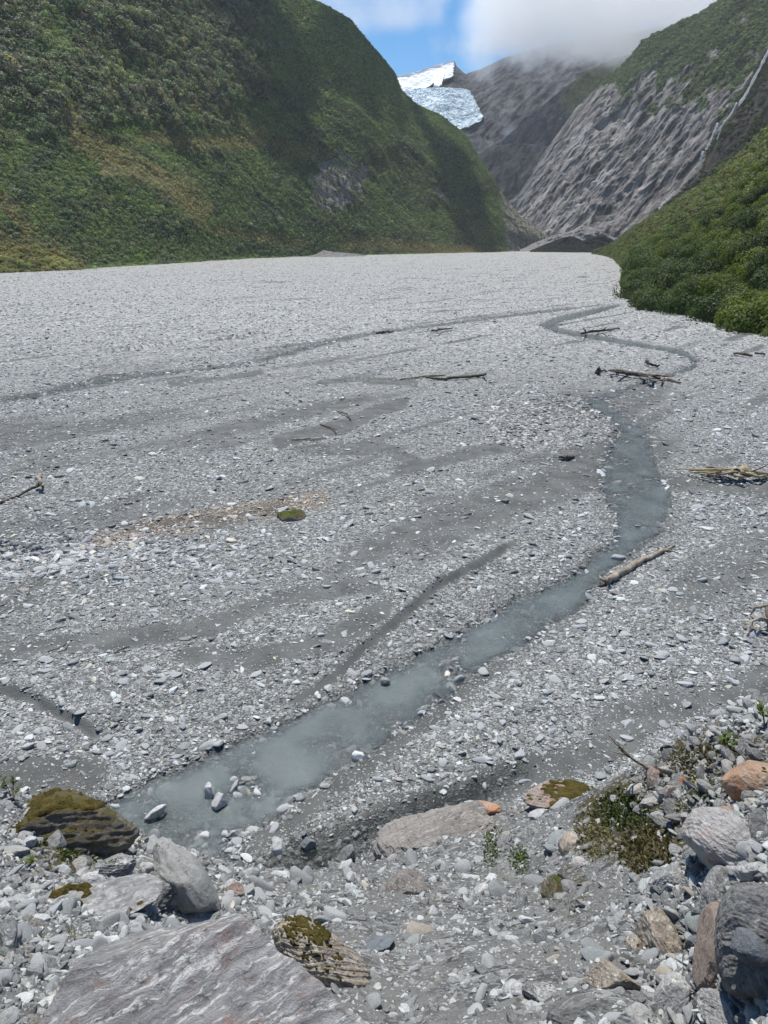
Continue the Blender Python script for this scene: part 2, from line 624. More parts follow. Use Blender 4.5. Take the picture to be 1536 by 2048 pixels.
def seg_dist(P, poly, closed=True):
    """distance to a polyline, arc position, and signed side of the nearest segment"""
    n = len(poly)
    best = np.full(len(P), 1e9)
    side = np.zeros(len(P))
    arc = np.zeros(len(P))
    L = 0.0
    for i in range(n if closed else n - 1):
        a, b = poly[i], poly[(i + 1) % n]
        ab = b - a
        l = np.linalg.norm(ab)
        t = np.clip(((P - a) @ ab) / (l * l), 0, 1)
        q = P - a - t[:, None] * ab
        d = np.hypot(q[:, 0], q[:, 1])
        m = d < best
        best[m] = d[m]
        side[m] = (ab[0] * (P[m, 1] - a[1]) - ab[1] * (P[m, 0] - a[0])) / l
        arc[m] = L + t[m] * l
        L += l
    return best, side, arc / L


def inside(P, poly):
    c = np.zeros(len(P), bool)
    n = len(poly)
    for i in range(n):
        a, b = poly[i], poly[i - 1]
        m = ((a[1] > P[:, 1]) != (b[1] > P[:, 1]))
        with np.errstate(divide='ignore', invalid='ignore'):
            xx = (b[0] - a[0]) * (P[:, 1] - a[1]) / (b[1] - a[1]) + a[0]
        c ^= m & (P[:, 0] < xx)
    return c


def signed(P, poly):
    out = np.full(len(P), -1e3)
    lo, hi = poly.min(0) - 8, poly.max(0) + 8
    m = ((P >= lo) & (P <= hi)).all(1)
    if m.any():
        d, _, _ = seg_dist(P[m], poly)
        out[m] = np.where(inside(P[m], poly), d, -d)
    return out


WATER_Z = -0.045
SAND = [  # sandy patches of the flat in photo pixels: centre line, half width, strength
    ([(-50, 1325), (200, 1292), (420, 1268), (560, 1212), (750, 1190)], 26, 0.9),
    ([(0, 1060), (120, 1050), (230, 1020), (330, 990)], 16, 0.6),
    ([(560, 890), (680, 860), (740, 828), (800, 815)], 15, 1.0),
    ([(800, 945), (880, 925), (960, 905), (1040, 900)], 12, 1.0),
    ([(600, 905), (760, 900), (830, 930)], 14, 0.8),
    ([(1230, 1462), (1380, 1420), (1536, 1370), (1660, 1330)], 45, 0.95),
    ([(1390, 1180), (1480, 1130), (1600, 1090)], 60, 0.55),
    ([(640, 1730), (800, 1640), (1000, 1565), (1150, 1525), (1260, 1490)], 34, 1.0),
    ([(-50, 1560), (60, 1555), (180, 1560)], 36, 1.0),
    ([(380, 1330), (560, 1320), (680, 1290), (760, 1240)], 30, 0.75),
    ([(1340, 965), (1440, 985), (1560, 985)], 14, 0.9),
    ([(840, 1010), (980, 990), (1080, 975)], 10, 0.5),
    ([(230, 1065), (330, 1052), (470, 1040), (560, 1020)], 11, 0.7),
    ([(340, 770), (440, 760), (520, 748)], 7, 0.7),
    ([(640, 770), (720, 762), (830, 770)], 8, 0.7),
    ([(1150, 905), (1050, 930), (960, 960)], 12, 0.6),
    ([(250, 860), (400, 840), (520, 820)], 7, 0.5)]


def sand_mask(x, y):
    P = np.stack([x, y, np.zeros_like(x)], -1)
    px, py, _ = project(P)
    Q = np.stack([px, py], -1)
    n = fbm(x * PERP[0] / 2.2 + y * PERP[1] / 2.2, (x * FLOW[0] + y * FLOW[1]) / 9.0, 0.3, 4)
    s = np.zeros(len(x))
    for pl, hw, st in SAND:
        d, _, _ = seg_dist(Q, np.asarray(pl, float), closed=False)
        d = d / hw + n * 1.1
        s = np.maximum(s, st * (1 - sstep(0.55, 1.25, d)))
    far = sstep(25, 130, y)
    g = fbm((x * PERP[0] + y * PERP[1]) / 7.0, (x * FLOW[0] + y * FLOW[1]) / 34.0, 5.1, 4)
    s = np.maximum(s, sstep(-0.06, 0.36, g) * 0.8 * (1 - 0.6 * far))
    g2 = fbm((x * PERP[0] + y * PERP[1]) / 2.6, (x * FLOW[0] + y * FLOW[1]) / 26.0, 8.1, 4)
    s = np.maximum(s, sstep(0.12, 0.4, g2) * 0.75)
    return np.clip(s, 0, 1)


def flat_h(x, y):
    """height of the river flat"""
    x = np.asarray(x, float); y = np.asarray(y, float)
    P = np.stack([x, y], -1)
    u, v = x * PERP[0] + y * PERP[1], x * FLOW[0] + y * FLOW[1]
    h = 0.16 + 0.22 * fbm(u / 9, v / 42, 1.0, 3) + 0.05 * fbm(u / 1.6, v / 3.0, 2.0, 3)
    h = h + sstep(45, 200, y) * 0.75 * np.abs(fbm(u / 13, v / 80, 3.0, 4))
    for pl, bh in zip(BANKS, BANK_H):
        lo, hi = pl.min(0) - 14, pl.max(0) + 14
        m = ((P >= lo) & (P <= hi)).all(1)
        if m.any():
            d, side, arc = seg_dist(P[m], pl, closed=False)
            sd = np.where(np.abs(side) > 0, np.sign(side), 1) * d
            sd = -sd + 0.25 * pnoise(x[m] * 1.1, y[m] * 1.1, 7.7)
            w = 0.05 + y[m] * 0.003
            ends = sstep(0, 0.12, arc) * (1 - sstep(0.86, 1.0, arc))
            h[m] += bh * ends * sstep(-w, w, sd) * np.exp(-np.maximum(sd, 0) / 5.0)
    h = np.maximum(h, 0.02)
    chan = np.full(len(x), -1e3)
    bed = np.zeros(len(x))
    for poly, depth, wdt in CHANNELS:
        sd = signed(P, poly)
        m = sd > -8
        if m.any():
            sdm = sd[m] + (0.12 + 0.002 * y[m]) * fbm(x[m] * 1.3, y[m] * 1.3, 9.0, 3) * 2
            b = -depth * (1 + 0.5 * sstep(24, 15, y[m])) * sstep(-0.25, 0.45 * wdt + 0.004 * y[m], sdm) * (0.62 + 0.9 * np.clip(1.5 * fbm(x[m] / 1.5, y[m] / 1.5, 3.3, 4) + 0.15, -0.45, 1))
            bed[m] = np.minimum(bed[m], b)
            chan[m] = np.maximum(chan[m], sdm)
    dry = sstep(0.0, 3.0, -chan)
    h = h * (0.12 + 0.88 * dry)
    return np.where(chan > -0.1, np.minimum(bed, h), h), chan


# ------------------------------------------------------------------ the near bank the camera stands on (a heightfield through surveyed points)
BANK_PTS = [(-400, 2048, 2.0), (-400, 1800, 3.6), (-300, 1590, 5.6), (0, 2048, 2.0), (0, 1900, 2.75), (0, 1750, 4.0), (0, 1590, 5.6), (150, 1600, 5.5),
    (230, 1700, 4.9), (300, 2048, 1.95), (300, 1880, 2.9), (330, 1730, 4.6), (450, 1800, 4.45), (420, 1850, 3.6), (560, 1920, 2.9), (560, 1800, 4.7),
    (640, 1740, 6.2), (768, 2048, 2.08), (768, 1900, 3.0), (768, 1800, 4.15), (768, 1725, 5.9), (800, 1680, 7.3), (760, 1665, 8.2), (900, 1625, 8.8),
    (1000, 1650, 7.2), (1060, 1605, 8.0), (1100, 1750, 4.9), (1100, 1900, 2.95), (1100, 2048, 2.08), (1180, 1578, 6.6), (1250, 1640, 5.2), (1300, 1545, 5.6),
    (1300, 1700, 4.2), (1300, 1850, 3.0), (1400, 1480, 5.3), (1536, 1430, 5.0), (1536, 1600, 3.7), (1536, 1750, 2.95), (1536, 1900, 2.4), (1536, 2048, 2.0),
    (1800, 1380, 4.6), (1800, 1700, 3.0), (1800, 2048, 1.9)]
_bp = []
for px, py, d in BANK_PTS:
    r = ray(px, py)
    k = d / math.hypot(r[0], r[1])
    _bp.append((r[0] * k, r[1] * k, H + r[2] * k))
for x, y, z in [(-6, -2, H - 1.7), (0, -2, H - 1.6), (6, -2, H - 1.5), (0, 0, H - 1.62), (-3, 0.2, H - 1.7), (3, 0.2, H - 1.5), (-9, 1, H - 2.5), (9, 1, H - 2.2),
                (-7, 7.8, 1.0), (-4.3, 8.6, 0.6), (-2.6, 8.2, 1.0), (-1.4, 8.0, 1.6), (-0.6, 10.5, 0.7), (1.2, 12.6, 0.0), (3.6, 11.5, 1.2), (5.6, 9.8, 2.2), (8, 8.6, 2.6),
                (-8, 10.5, -1.5), (-4, 11.5, -1.5), (0, 14.5, -1.5), (4, 15, -1.5), (8, 14, -1.0), (12, 11, 0.5), (-12, 8, -1), (12, 5, 5), (-12, 4, 5)]:
    _bp.append((x, y, z))
_bp = np.array(_bp)


def _tps(r2):
    return np.where(r2 > 1e-9, 0.5 * r2 * np.log(r2 + 1e-12), 0)


_n = len(_bp)
_D2 = ((_bp[:, None, :2] - _bp[None, :, :2]) ** 2).sum(-1)
_A = np.zeros((_n + 3, _n + 3))
_A[:_n, :_n] = _tps(_D2) + 0.02 * np.eye(_n)
_A[:_n, _n] = 1
_A[:_n, _n + 1:] = _bp[:, :2]
_A[_n:, :_n] = _A[:_n, _n:].T
_sol = np.linalg.solve(_A, np.concatenate([_bp[:, 2], np.zeros(3)]))
BX0, BX1, BY0, BY1, BN = -12.0, 12.0, -2.0, 15.0, 420
_gx = np.linspace(BX0, BX1, BN)
_gy = np.linspace(BY0, BY1, BN)
_GX, _GY = np.meshgrid(_gx, _gy)
_Z = np.zeros(_GX.shape)
for i in range(_n):
    _Z += _sol[i] * _tps((_GX - _bp[i, 0]) ** 2 + (_GY - _bp[i, 1]) ** 2)
_Z += _sol[_n] + _sol[_n + 1] * _GX + _sol[_n + 2] * _GY
_Z += 0.18 * fbm(_GX / 1.3, _GY / 1.3, 0.5, 5) + 0.03 * fbm(_GX / 0.35, _GY / 0.35, 1.5, 2)


def bank_h(x, y):
    u = np.clip((np.asarray(x, float) - BX0) / (BX1 - BX0) * (BN - 1), 0, BN - 1.001)
    v = np.clip((np.asarray(y, float) - BY0) / (BY1 - BY0) * (BN - 1), 0, BN - 1.001)
    i, j = u.astype(int), v.astype(int)
    f, g = u - i, v - j
    return (_Z[j, i] * (1 - f) + _Z[j, i + 1] * f) * (1 - g) + (_Z[j + 1, i] * (1 - f) + _Z[j + 1, i + 1] * f) * g


def bank_hit(px, py):
    """first point of the near bank seen through photo pixels, and whether the bank (not the flat) is what is seen"""
    d = ray(np.atleast_1d(px), np.atleast_1d(py))
    n = len(d)
    hit = np.zeros((n, 3))
    done = np.zeros(n, bool)
    act = np.arange(n)
    t, step = 1.0, 0.05
    while len(act) and t < 21:
        P = np.array([0, 0, H]) + d[act] * t
        below = P[:, 2] < bank_h(P[:, 0], P[:, 1])
        hit[act[below]] = P[below]
        done[act[below]] = True
        act = act[~below]
        t += step
    ok = done & (hit[:, 2] > 0.25) & (np.abs(hit[:, 0]) < 11.9) & (hit[:, 1] < 14.9)
    return hit, ok


for hx_, hy_, hr_, hd_ in ((1400, 1800, 0.16, 0.34), (1385, 1945, 0.12, 0.26), (1490, 1985, 0.14, 0.24), (345, 1805, 0.2, 0.34), (1300, 1925, 0.1, 0.18), (1395, 1625, 0.14, 0.2)):
    hh, _ = bank_hit(hx_, hy_)
    _Z -= hd_ * np.exp(-((_GX - hh[0, 0]) ** 2 + (_GY - hh[0, 1]) ** 2) / (2 * hr_ ** 2))    # dark hollows between the rocks


# ------------------------------------------------------------------ river flat
def ground_mat():
    t = NT('river gravel and silt')
    P = t.coord('Object')
    sand = t.attr('sand')
    wet = t.attr('wet')
    v1 = t.voro(P, 9.0)
    v2 = t.voro(P, 24.0)
    v3 = t.voro(P, 3.2)
    fine = t.noise(P, 60, 3, 0.7)
    med = t.noise(P, 0.9, 5, 0.6)
    def cell(v, lo, hi, pw):
        s = t.n('ShaderNodeSeparateColor')
        t.set(s.inputs[0], v.outputs['Color'])
        f = t.math('POWER', s.outputs[0], pw)
        return t.mix(f, lo, hi), s.outputs[1]
    c1, k1 = cell(v1, (0.075, 0.077, 0.074), (0.43, 0.44, 0.425), 2.0)
    c2, k2 = cell(v2, (0.07, 0.072, 0.069), (0.39, 0.40, 0.385), 2.0)
    c3, k3 = cell(v3, (0.19, 0.19, 0.184), (0.54, 0.535, 0.515), 1.1)
    edge = t.ramp(v1.outputs['Distance'], 0.25, 0.6, 1.0, 0.45)
    g = t.mix(t.ramp(t.math('SUBTRACT', k1, sand), 0.25, 0.4), c2, c1)
    far = t.attr('far')
    g = t.mix(t.math('MULTIPLY', t.ramp(k3, 0.2, 0.5), far), g, c3)
    silt = t.mix(t.ramp(med, 0.35, 0.65), (0.082, 0.084, 0.08), (0.13, 0.132, 0.126))
    silt = t.mix(t.math('MULTIPLY', t.ramp(fine, 0.55, 0.7), 0.5), silt, (0.26, 0.265, 0.265))
    sm = t.ramp(t.math('ADD', sand, t.math('MULTIPLY', t.math('SUBTRACT', t.noise(P, 2.2, 5, 0.65), 0.5), 0.9)), 0.2, 0.62)
    c = t.mix(sm, g, silt)
    c = t.mix(t.math('MULTIPLY', t.attr('rust'), 0.8), c, t.mix(1.0, c, (0.95, 0.76, 0.56), 'MULTIPLY'))
    w2 = t.math('MULTIPLY', wet, 0.72)
    c = t.mix(w2, c, t.mix(1.0, c, (0.30, 0.31, 0.30), 'MULTIPLY'))
    h = t.math('ADD', t.math('MULTIPLY', t.math('SUBTRACT', 0.6, v1.outputs['Distance']), t.math('SUBTRACT', 1.0, sm)), t.math('MULTIPLY', fine, 0.15))
    h = t.math('ADD', h, t.math('MULTIPLY', v2.outputs['Distance'], -0.35))
    t.bsdf(c, t.math('MULTIPLY_ADD', wet, -0.45, 0.9), t.bump(h, 0.7, 0.06), 0.35)
    return t.m


rows = 7.0 * (1900 / 7.0) ** np.linspace(0, 1, 560)
ang = np.concatenate([np.linspace(-75, -35, 14)[:-1], np.linspace(-35, 35, 430), np.linspace(35, 75, 14)[1:]])
tn = np.tan(np.radians(ang))
GY, GT = np.meshgrid(rows, tn, indexing='ij')
gx, gy = (GY * GT).ravel(), GY.ravel()
gz, gch = flat_h(gx, gy)
g_sand = sand_mask(gx, gy)


def bed(x, y, *fields):
    """values of the river flat's own grid at (x, y)"""
    nr, nc = len(rows), len(tn)
    v = np.clip(np.log(np.maximum(y, 7.0) / 7.0) / math.log(1900 / 7.0) * (nr - 1), 0, nr - 1.001)
    u = np.clip(np.interp(x / np.maximum(y, 0.1), tn, np.arange(nc)), 0, nc - 1.001)
    i, j = u.astype(int), v.astype(int)
    f, g = u - i, v - j
    out = []
    for q in fields:
        q = q.reshape(nr, nc)
        out.append((q[j, i] * (1 - f) + q[j, i + 1] * f) * (1 - g) + (q[j + 1, i] * (1 - f) + q[j + 1, i + 1] * f) * g)
    return out


me = mesh_np('riverbed', np.stack([gx, gy, gz], -1), grid_faces(len(rows), len(tn))[:, ::-1], smooth=True)
bk = np.zeros(len(gx))
m = gy < 140
for pl in BANKS[:4]:
    d, side, arc = seg_dist(np.stack([gx, gy], -1)[m], pl, closed=False)
    bk[m] = np.maximum(bk[m], (1 - sstep(0.08, 0.22, d)) * sstep(0, 0.08, arc) * (1 - sstep(0.92, 1, arc)))
attr(me, 'sand', np.maximum(np.maximum(g_sand, sstep(-0.3, 0.5, gch) * 0.5), bk))
wet_and_shade = np.maximum(sstep(0.05, -0.12, gz), sstep(-1.3, 0.1, gch) * 0.85)
ppx, ppy, _ = project(np.stack([gx, gy, gz], -1))
for pl, hw in (([(640, 1735), (800, 1650), (1000, 1570), (1120, 1530)], 40), ([(-50, 1560), (60, 1555), (170, 1560)], 34), ([(1500, 1395), (1560, 1375)], 30)):
    d, _, _ = seg_dist(np.stack([ppx, ppy], -1), np.asarray(pl, float), closed=False)
    wet_and_shade = np.maximum(wet_and_shade, (1 - sstep(0.4, 1.1, d / hw + 0.3 * fbm(gx, gy, 0, 3))) * 0.85)
for pl in BANKS[:2]:
    P2 = np.stack([gx, gy], -1)
    m = (gy < 60)
    d, side, arc = seg_dist(P2[m], pl, closed=False)
    wet_and_shade[m] = np.maximum(wet_and_shade[m], 0.3 * (1 - sstep(0.05, 0.15, d)) * sstep(0, 0.1, arc) * (1 - sstep(0.9, 1, arc)))  # shade under the cut banks, painted through the wet mask
wet_and_shade = wet_and_shade * (1 - 0.55 * sstep(48, 95, gy))
attr(me, 'wet', wet_and_shade)
attr(me, 'far', sstep(35, 120, gy))
d, _, _ = seg_dist(np.stack([ppx, ppy], -1), np.array([(190, 1088), (300, 1062), (420, 1035), (540, 1018), (640, 1000)], float), closed=False)
attr(me, 'rust', 1 - sstep(0.5, 1.2, d / 22 + 0.4 * fbm(gx, gy, 3.0, 3)))
link('riverbed', me, ground_mat(), kind='structure', label='wide grey gravel river flat filling the valley floor')


def water_mat():
    t = NT('milky glacial water')
    P = t.coord('Object')
    dep = t.attr('depth')
    n = t.noise(P, 0.7, 4, 0.55)
    n2 = t.noise(P, 7.0, 6, 0.68, 0.8)
    fo = t.noise(t.mapv(P, scale=(1.0, 2.2, 1), rot=(0, 0, 0.7)), 2.4, 5, 0.65)
    c = t.mix(t.ramp(n, 0.3, 0.7), (0.115, 0.136, 0.134), (0.15, 0.178, 0.174))
    c = t.mix(t.ramp(t.attr('milk'), 0.0, 1.0), (0.035, 0.04, 0.033), c)
    a = t.math('SUBTRACT', 1.0, t.math('EXPONENT', t.math('MULTIPLY', dep, t.math('MULTIPLY_ADD', t.attr('milk'), -3.6, -1.4))))
    a = t.math('MULTIPLY_ADD', a, 0.93, 0.04, clamp=True)
    t.bsdf(c, 0.08, t.bump(n2, 0.7, 0.06), 0.5, a)
    return t.m


WZ = None
wrows = 9.0 * (190 / 9.0) ** np.linspace(0, 1, 420)
wt = np.tan(np.radians(np.linspace(-33, 31, 330)))
WY, WT = np.meshgrid(wrows, wt, indexing='ij')
wx, wy = (WY * WT).ravel(), WY.ravel()
wz, wch = bed(wx, wy, gz, gch)
wd = np.clip(WATER_Z - wz, 0, 1)
keep = (wch > -0.9)
Fw = grid_faces(len(wrows), len(wt))[:, ::-1]
Fw = Fw[keep[Fw].any(1)]
used = np.unique(Fw)
remap = np.full(len(wx), -1)
remap[used] = np.arange(len(used))
milk = 1 - 0.92 * sstep(-0.3, 0.3, signed(np.stack([wx, wy], -1), DARK_CHANNEL))
me = mesh_np('stream', np.stack([wx, wy, np.full(len(wx), WATER_Z)], -1)[used], remap[Fw], smooth=True)
attr(me, 'depth', wd[used])
attr(me, 'milk', milk[used])
link('stream_water', me, water_mat(), kind='structure', label='shallow milky blue-grey meltwater stream winding across the gravel')

# ------------------------------------------------------------------ hills and mountains
def azr(px, py):
    r = ray(px, py)
    return math.atan2(r[0], r[1]), r[2] / math.hypot(r[0], r[1])


def hill(name, base, ridge, nu, ns, shape=1.0, amp=8.0, gully=1.0, back=0.35, nscale=60.0, seed=0.0, strike=None, tooth=0.0, cliffs=0.0, az_pad=0.0, stretch=2.6):
    """slope rising from base [(px, distance)] to ridge [(px, py, distance)]; returns vertices, grid size, s of each vertex"""
    bz = np.array([(azr(px, 500)[0], d) for px, d in base])
    rz = np.array([(*azr(px, py), d) for px, py, d in ridge])
    az = np.linspace(rz[0, 0], rz[-1, 0], nu)
    rb = np.interp(az, bz[:, 0], bz[:, 1])
    rr = np.interp(az, rz[:, 0], rz[:, 2])
    te = np.interp(az, rz[:, 0], rz[:, 1])
    zr = H + rr * te
    s = np.concatenate([np.linspace(-0.03, 1.0, ns), 1 + np.linspace(0, 1, 12)[1:]])
    A, S = np.meshgrid(az, s, indexing='ij')
    sc_ = np.clip(S, 0, 1)
    R = rb[:, None] + (rr - rb)[:, None] * np.minimum(S, 1) + np.maximum(S - 1, 0) * back * 400
    Z = zr[:, None] * (sc_ ** shape) - np.maximum(S - 1, 0) ** 1.3 * np.abs(zr)[:, None] * 0.9
    Z = np.where(S < 0, S * 60, Z)
    X, Y = R * np.sin(A), R * np.cos(A)
    e = sc_ * (1 - sc_) * 4
    if amp > 0:
        lim = np.clip(Z / 25, 0, 1)
        n1 = fbm(X / nscale + seed, Y / nscale, Z / (nscale * stretch), 5, 0.52)
        n2 = fbm(X / (nscale * 2.4) + seed + 5, Y / (nscale * 2.4), Z / (nscale * 6), 3, ridged=True)
        dsp = amp * (n1 * (0.35 + 0.65 * e) + gully * n2 * e) * lim
        if strike is not None:
            # steep foliation ribs running diagonally across the face
            cx, cz, wl = strike
            q = (X * cx + Z * cz) / wl
            p_ = (Z * cx - X * cz) / (wl * 6)
            rib = fbm(q + 0.7 * fbm(X / 90, Y / 90, Z / 90, 3), p_, Y / (wl * 5) + seed, 5, 0.55, ridged=True)
            rib2 = fbm(q * 3.1 + 4.0, p_ * 2.2, Y / (wl * 1.6) + seed, 4, 0.6, ridged=True)
            dsp = dsp + tooth * (rib + 0.38 * rib2) * lim * (0.3 + 0.7 * e)
        if cliffs > 0:
            cl = fbm(X / 45, Y / 45, Z / 28 + seed, 4)
            dsp = dsp + cliffs * np.abs(cl) * lim
        # displace towards the viewer and up
        X = X - np.sin(A) * dsp * 0.8
        Y = Y - np.cos(A) * dsp * 0.8
        Z = Z + dsp * 0.35 * (S <= 1)
    V = np.stack([X, Y, Z], -1).reshape(-1, 3)
    return V, (nu, len(s)), S.ravel()


def veg_tint(px, py):
    """kind of plant cover on the left hillside by its place: tint and crown radius"""
    n = len(px)
    q = fbm(px / 60, py / 40, 0.2, 4)
    q2 = fbm(px / 22, py / 18, 3.2, 3)
    T = np.tile(np.array([0.068, 0.088, 0.045]), (n, 1))
    R = np.full(n, 1.8)
    def blend(m, c, r):
        m = np.clip(m, 0, 1)[:, None]
        T[:] = T * (1 - m) + np.array(c) * m
        R[:] = R * (1 - m[:, 0]) + r * m[:, 0]
    blend(sstep(0.0, 0.35, q), (0.074, 0.102, 0.042), 1.8)
    blend(sstep(0.05, 0.3, -q), (0.046, 0.062, 0.038), 2.4)
    # upper slope: fine pale scrub
    up = sstep(60, -40, py - 0.42 * (px - 420) - 60 + q * 90) * sstep(380, 470, px)
    blend(up, (0.084, 0.112, 0.052), 1.9)
    # tall dark rainforest top left
    dk = sstep(300, 170, py + q * 110 - 0.05 * px) * sstep(620, 500, px + q * 90 + 0.4 * py)
    blend(dk, (0.060, 0.070, 0.048), 4.8)
    blend(dk * sstep(0.15, 0.4, q2), (0.085, 0.088, 0.062), 4.4)
    gap = np.exp(-((px - 110) ** 2 / 900 + (py - 70) ** 2 / 3600)) + np.exp(-((px - 265) ** 2 / 2500 + (py - 145) ** 2 / 500))
    blend(gap * 0.9, (0.078, 0.105, 0.045), 1.8)
    # tan scrub bands on old slips
    for pl, hw, st in (([(140, 240), (180, 290), (260, 335), (340, 370), (400, 425)], 30, 1.0), ([(290, 275), (400, 290), (520, 285)], 16, 0.8),
                       ([(430, 460), (600, 490)], 14, 0.6), ([(300, 190), (470, 245), (600, 300), (660, 330)], 16, 0.5), ([(-60, 470), (40, 505), (130, 528)], 34, 0.7),
                       ([(690, 488), (800, 492), (900, 500), (980, 503)], 13, 1.0), ([(0, 400), (30, 440), (60, 470)], 18, 0.8), ([(800, 330), (880, 400), (960, 470)], 20, 0.35)):
        d, _, _ = seg_dist(np.stack([px, py], -1), np.asarray(pl, float), closed=False)
        blend(st * (1 - sstep(0.3, 1.3, d / hw + q2 * 0.9)), (0.130, 0.118, 0.066), 1.3)
    d, _, _ = seg_dist(np.stack([px, py], -1), np.array([(210, 340), (270, 345), (360, 385)], float), closed=False)
    blend(0.8 * (1 - sstep(0.3, 1.2, d / 17 + q2)), (0.19, 0.155, 0.095), 1.2)
    return T, R


def bare_mask(px, py):
    q2 = fbm(px / 16, py / 16, 1.2, 3)
    m = 1 - sstep(0.8, 1.1, np.hypot((px - 675) / 64, (py - 365 + 0.25 * (px - 675)) / 60) + q2 * 0.6)
    for pl, hw in (([(24, 335), (28, 372)], 8), ([(505, 396), (535, 412), (558, 432)], 6), ([(868, 372), (895, 402)], 7), ([(138, 240), (165, 275)], 6)):
        d, _, _ = seg_dist(np.stack([px, py], -1), np.asarray(pl, float), closed=False)
        m = np.maximum(m, 1 - sstep(0.5, 1.2, d / hw + q2))
    return m


def slope_mat():
    t = NT('bushy hillside soil and rock')
    P = t.coord('Object')
    rock = t.attr('rock')
    n = t.noise(P, 0.12, 6, 0.65)
    st = t.noise(t.mapv(P, scale=(0.12, 0.06, 0.3), rot=(0.2, 0.6, 0.3)), 1.0, 6, 0.65, 1.0)
    veg = t.mix(t.ramp(n, 0.35, 0.65), (0.03, 0.042, 0.02), (0.062, 0.085, 0.034))
    rk = t.mix(t.ramp(st, 0.35, 0.65), (0.13, 0.115, 0.10), (0.33, 0.295, 0.255))
    c = t.mix(t.ramp(t.math('ADD', rock, t.math('MULTIPLY', t.math('SUBTRACT', n, 0.5), 0.8)), 0.35, 0.65), veg, rk)
    t.bsdf(c, 0.95, t.bump(t.math('ADD', st, n), 0.8, 6.0), 0.1)
    return t.m


LH_BASE = [(-500, 300), (-300, 330), (0, 384), (150, 425), (350, 530), (640, 830), (800, 955), (960, 1160), (1010, 1300), (1060, 1400), (1130, 1470)]
LH_RIDGE = [(-500, -420, 850), (-300, -420, 900), (0, -380, 950), (300, -220, 1000), (500, -80, 1080), (600, -5, 1120), (650, 15, 1150), (700, 42, 1180), (740, 92, 1220),
    (770, 127, 1250), (790, 152, 1280), (802, 184, 1300), (830, 212, 1320), (880, 232, 1350), (930, 272, 1380), (960, 322, 1400), (1000, 382, 1430),
    (1040, 432, 1450), (1075, 457, 1475), (1118, 482, 1490)]
SLOPE = slope_mat()
V, (nu, ns), S = hill('hill', LH_BASE, LH_RIDGE, 420, 200, shape=1.12, amp=20, gully=0.0, nscale=105, seed=2.0, stretch=1.0, strike=(0.50, 0.86, 130), tooth=17)
LHV, LHS, LHG = V, S, (nu, ns)
hpx, hpy, _ = project(V)
# small pale debris fan at its foot
V2, (nu2, ns2), S2 = hill('debris', [(590, 730), (680, 750), (760, 800)], [(590, 516, 800), (630, 509, 815), (648, 500, 825), (668, 504, 830), (700, 506, 835), (725, 510, 845), (760, 514, 860)], 80, 24, amp=3, nscale=9, seed=44, stretch=1.0, back=0.05)
DEBRIS = (V2, nu2, ns2)
# steep rocky flank of the spur
rockm = np.maximum(bare_mask(hpx, hpy), sstep(-12, 25, hpx - (985 + (hpy - 380) * 0.15)) * sstep(300, 420, hpy))
me = mesh_np('hill_left', V, grid_faces(nu, ns), smooth=True)
attr(me, 'rock', rockm)
link('hill_left', me, SLOPE, kind='structure', label='steep bush-covered mountainside left of the valley')
FH_BASE = [(-500, 290), (-300, 310), (0, 372), (150, 405), (175, 430)]
FH_RIDGE = [(-500, 330, 420), (-300, 380, 440), (-100, 425, 440), (0, 452, 440), (60, 478, 440), (110, 505, 438), (165, 534, 435)]
V, (nu, ns), S = hill('foothill', FH_BASE, FH_RIDGE, 120, 50, shape=0.9, amp=4, nscale=30, seed=8.0, back=0.12)
FHV, FHG, FHS = V, (nu, ns), S
me = mesh_np('foothill', V, grid_faces(nu, ns), smooth=True)
attr(me, 'rock', np.zeros(len(V)))
link('foothill', me, SLOPE, kind='structure', label='low olive-brown scrubby spur at the left foot of the mountainside')


def rockface_mat(name, dark, light, veg_amt=0.5, warm=0.2, sc=1.0):
    t = NT(name)
    P = t.coord('Object')
    vg = t.attr('veg')
    wv = t.n('ShaderNodeVectorMath', operation='MULTIPLY_ADD')
    t.set(wv.inputs[0], t.noise(P, 0.008 * sc, 5, 0.6, out=1))
    wv.inputs[1].default_value = (38 / sc,) * 3
    t.set(wv.inputs[2], P)
    st = t.noise(t.mapv(wv.outputs[0], scale=(0.085 * sc, 0.04 * sc, 0.012 * sc), rot=(0.0, math.radians(40), 0.0)), 1.0, 8, 0.72)
    n = t.noise(P, 0.012 * sc, 6, 0.65)
    n2 = t.noise(P, 0.11 * sc, 6, 0.72)
    c = t.mix(t.ramp(st, 0.41, 0.60), dark, light)
    c = t.mix(t.math('MULTIPLY', t.ramp(n, 0.42, 0.6), 0.55), c, t.mix(1.0, c, (0.5, 0.5, 0.54), 'MULTIPLY'))
    c = t.mix(t.math('MULTIPLY', t.ramp(n, 0.5, 0.7), warm), c, (0.30, 0.26, 0.21))
    c = t.mix(t.math('MULTIPLY', t.ramp(n2, 0.52, 0.68), 0.55), c, (0.05, 0.048, 0.05))
    g = t.mix(t.ramp(n2, 0.35, 0.65), (0.05, 0.066, 0.032), (0.115, 0.135, 0.06))
    k = t.math('ADD', vg, t.math('MULTIPLY', t.math('SUBTRACT', t.math('ADD', t.math('MULTIPLY', n2, 0.6), t.math('MULTIPLY', st, 0.4)), 0.5), 1.6))
    c = t.mix(t.ramp(k, 0.42, 0.6), c, g)
    t.bsdf(c, 0.9, t.bump(t.math('ADD', st, t.math('MULTIPLY', n2, 0.6)), 1.0, 7.0 / sc), 0.15)
    return t.m


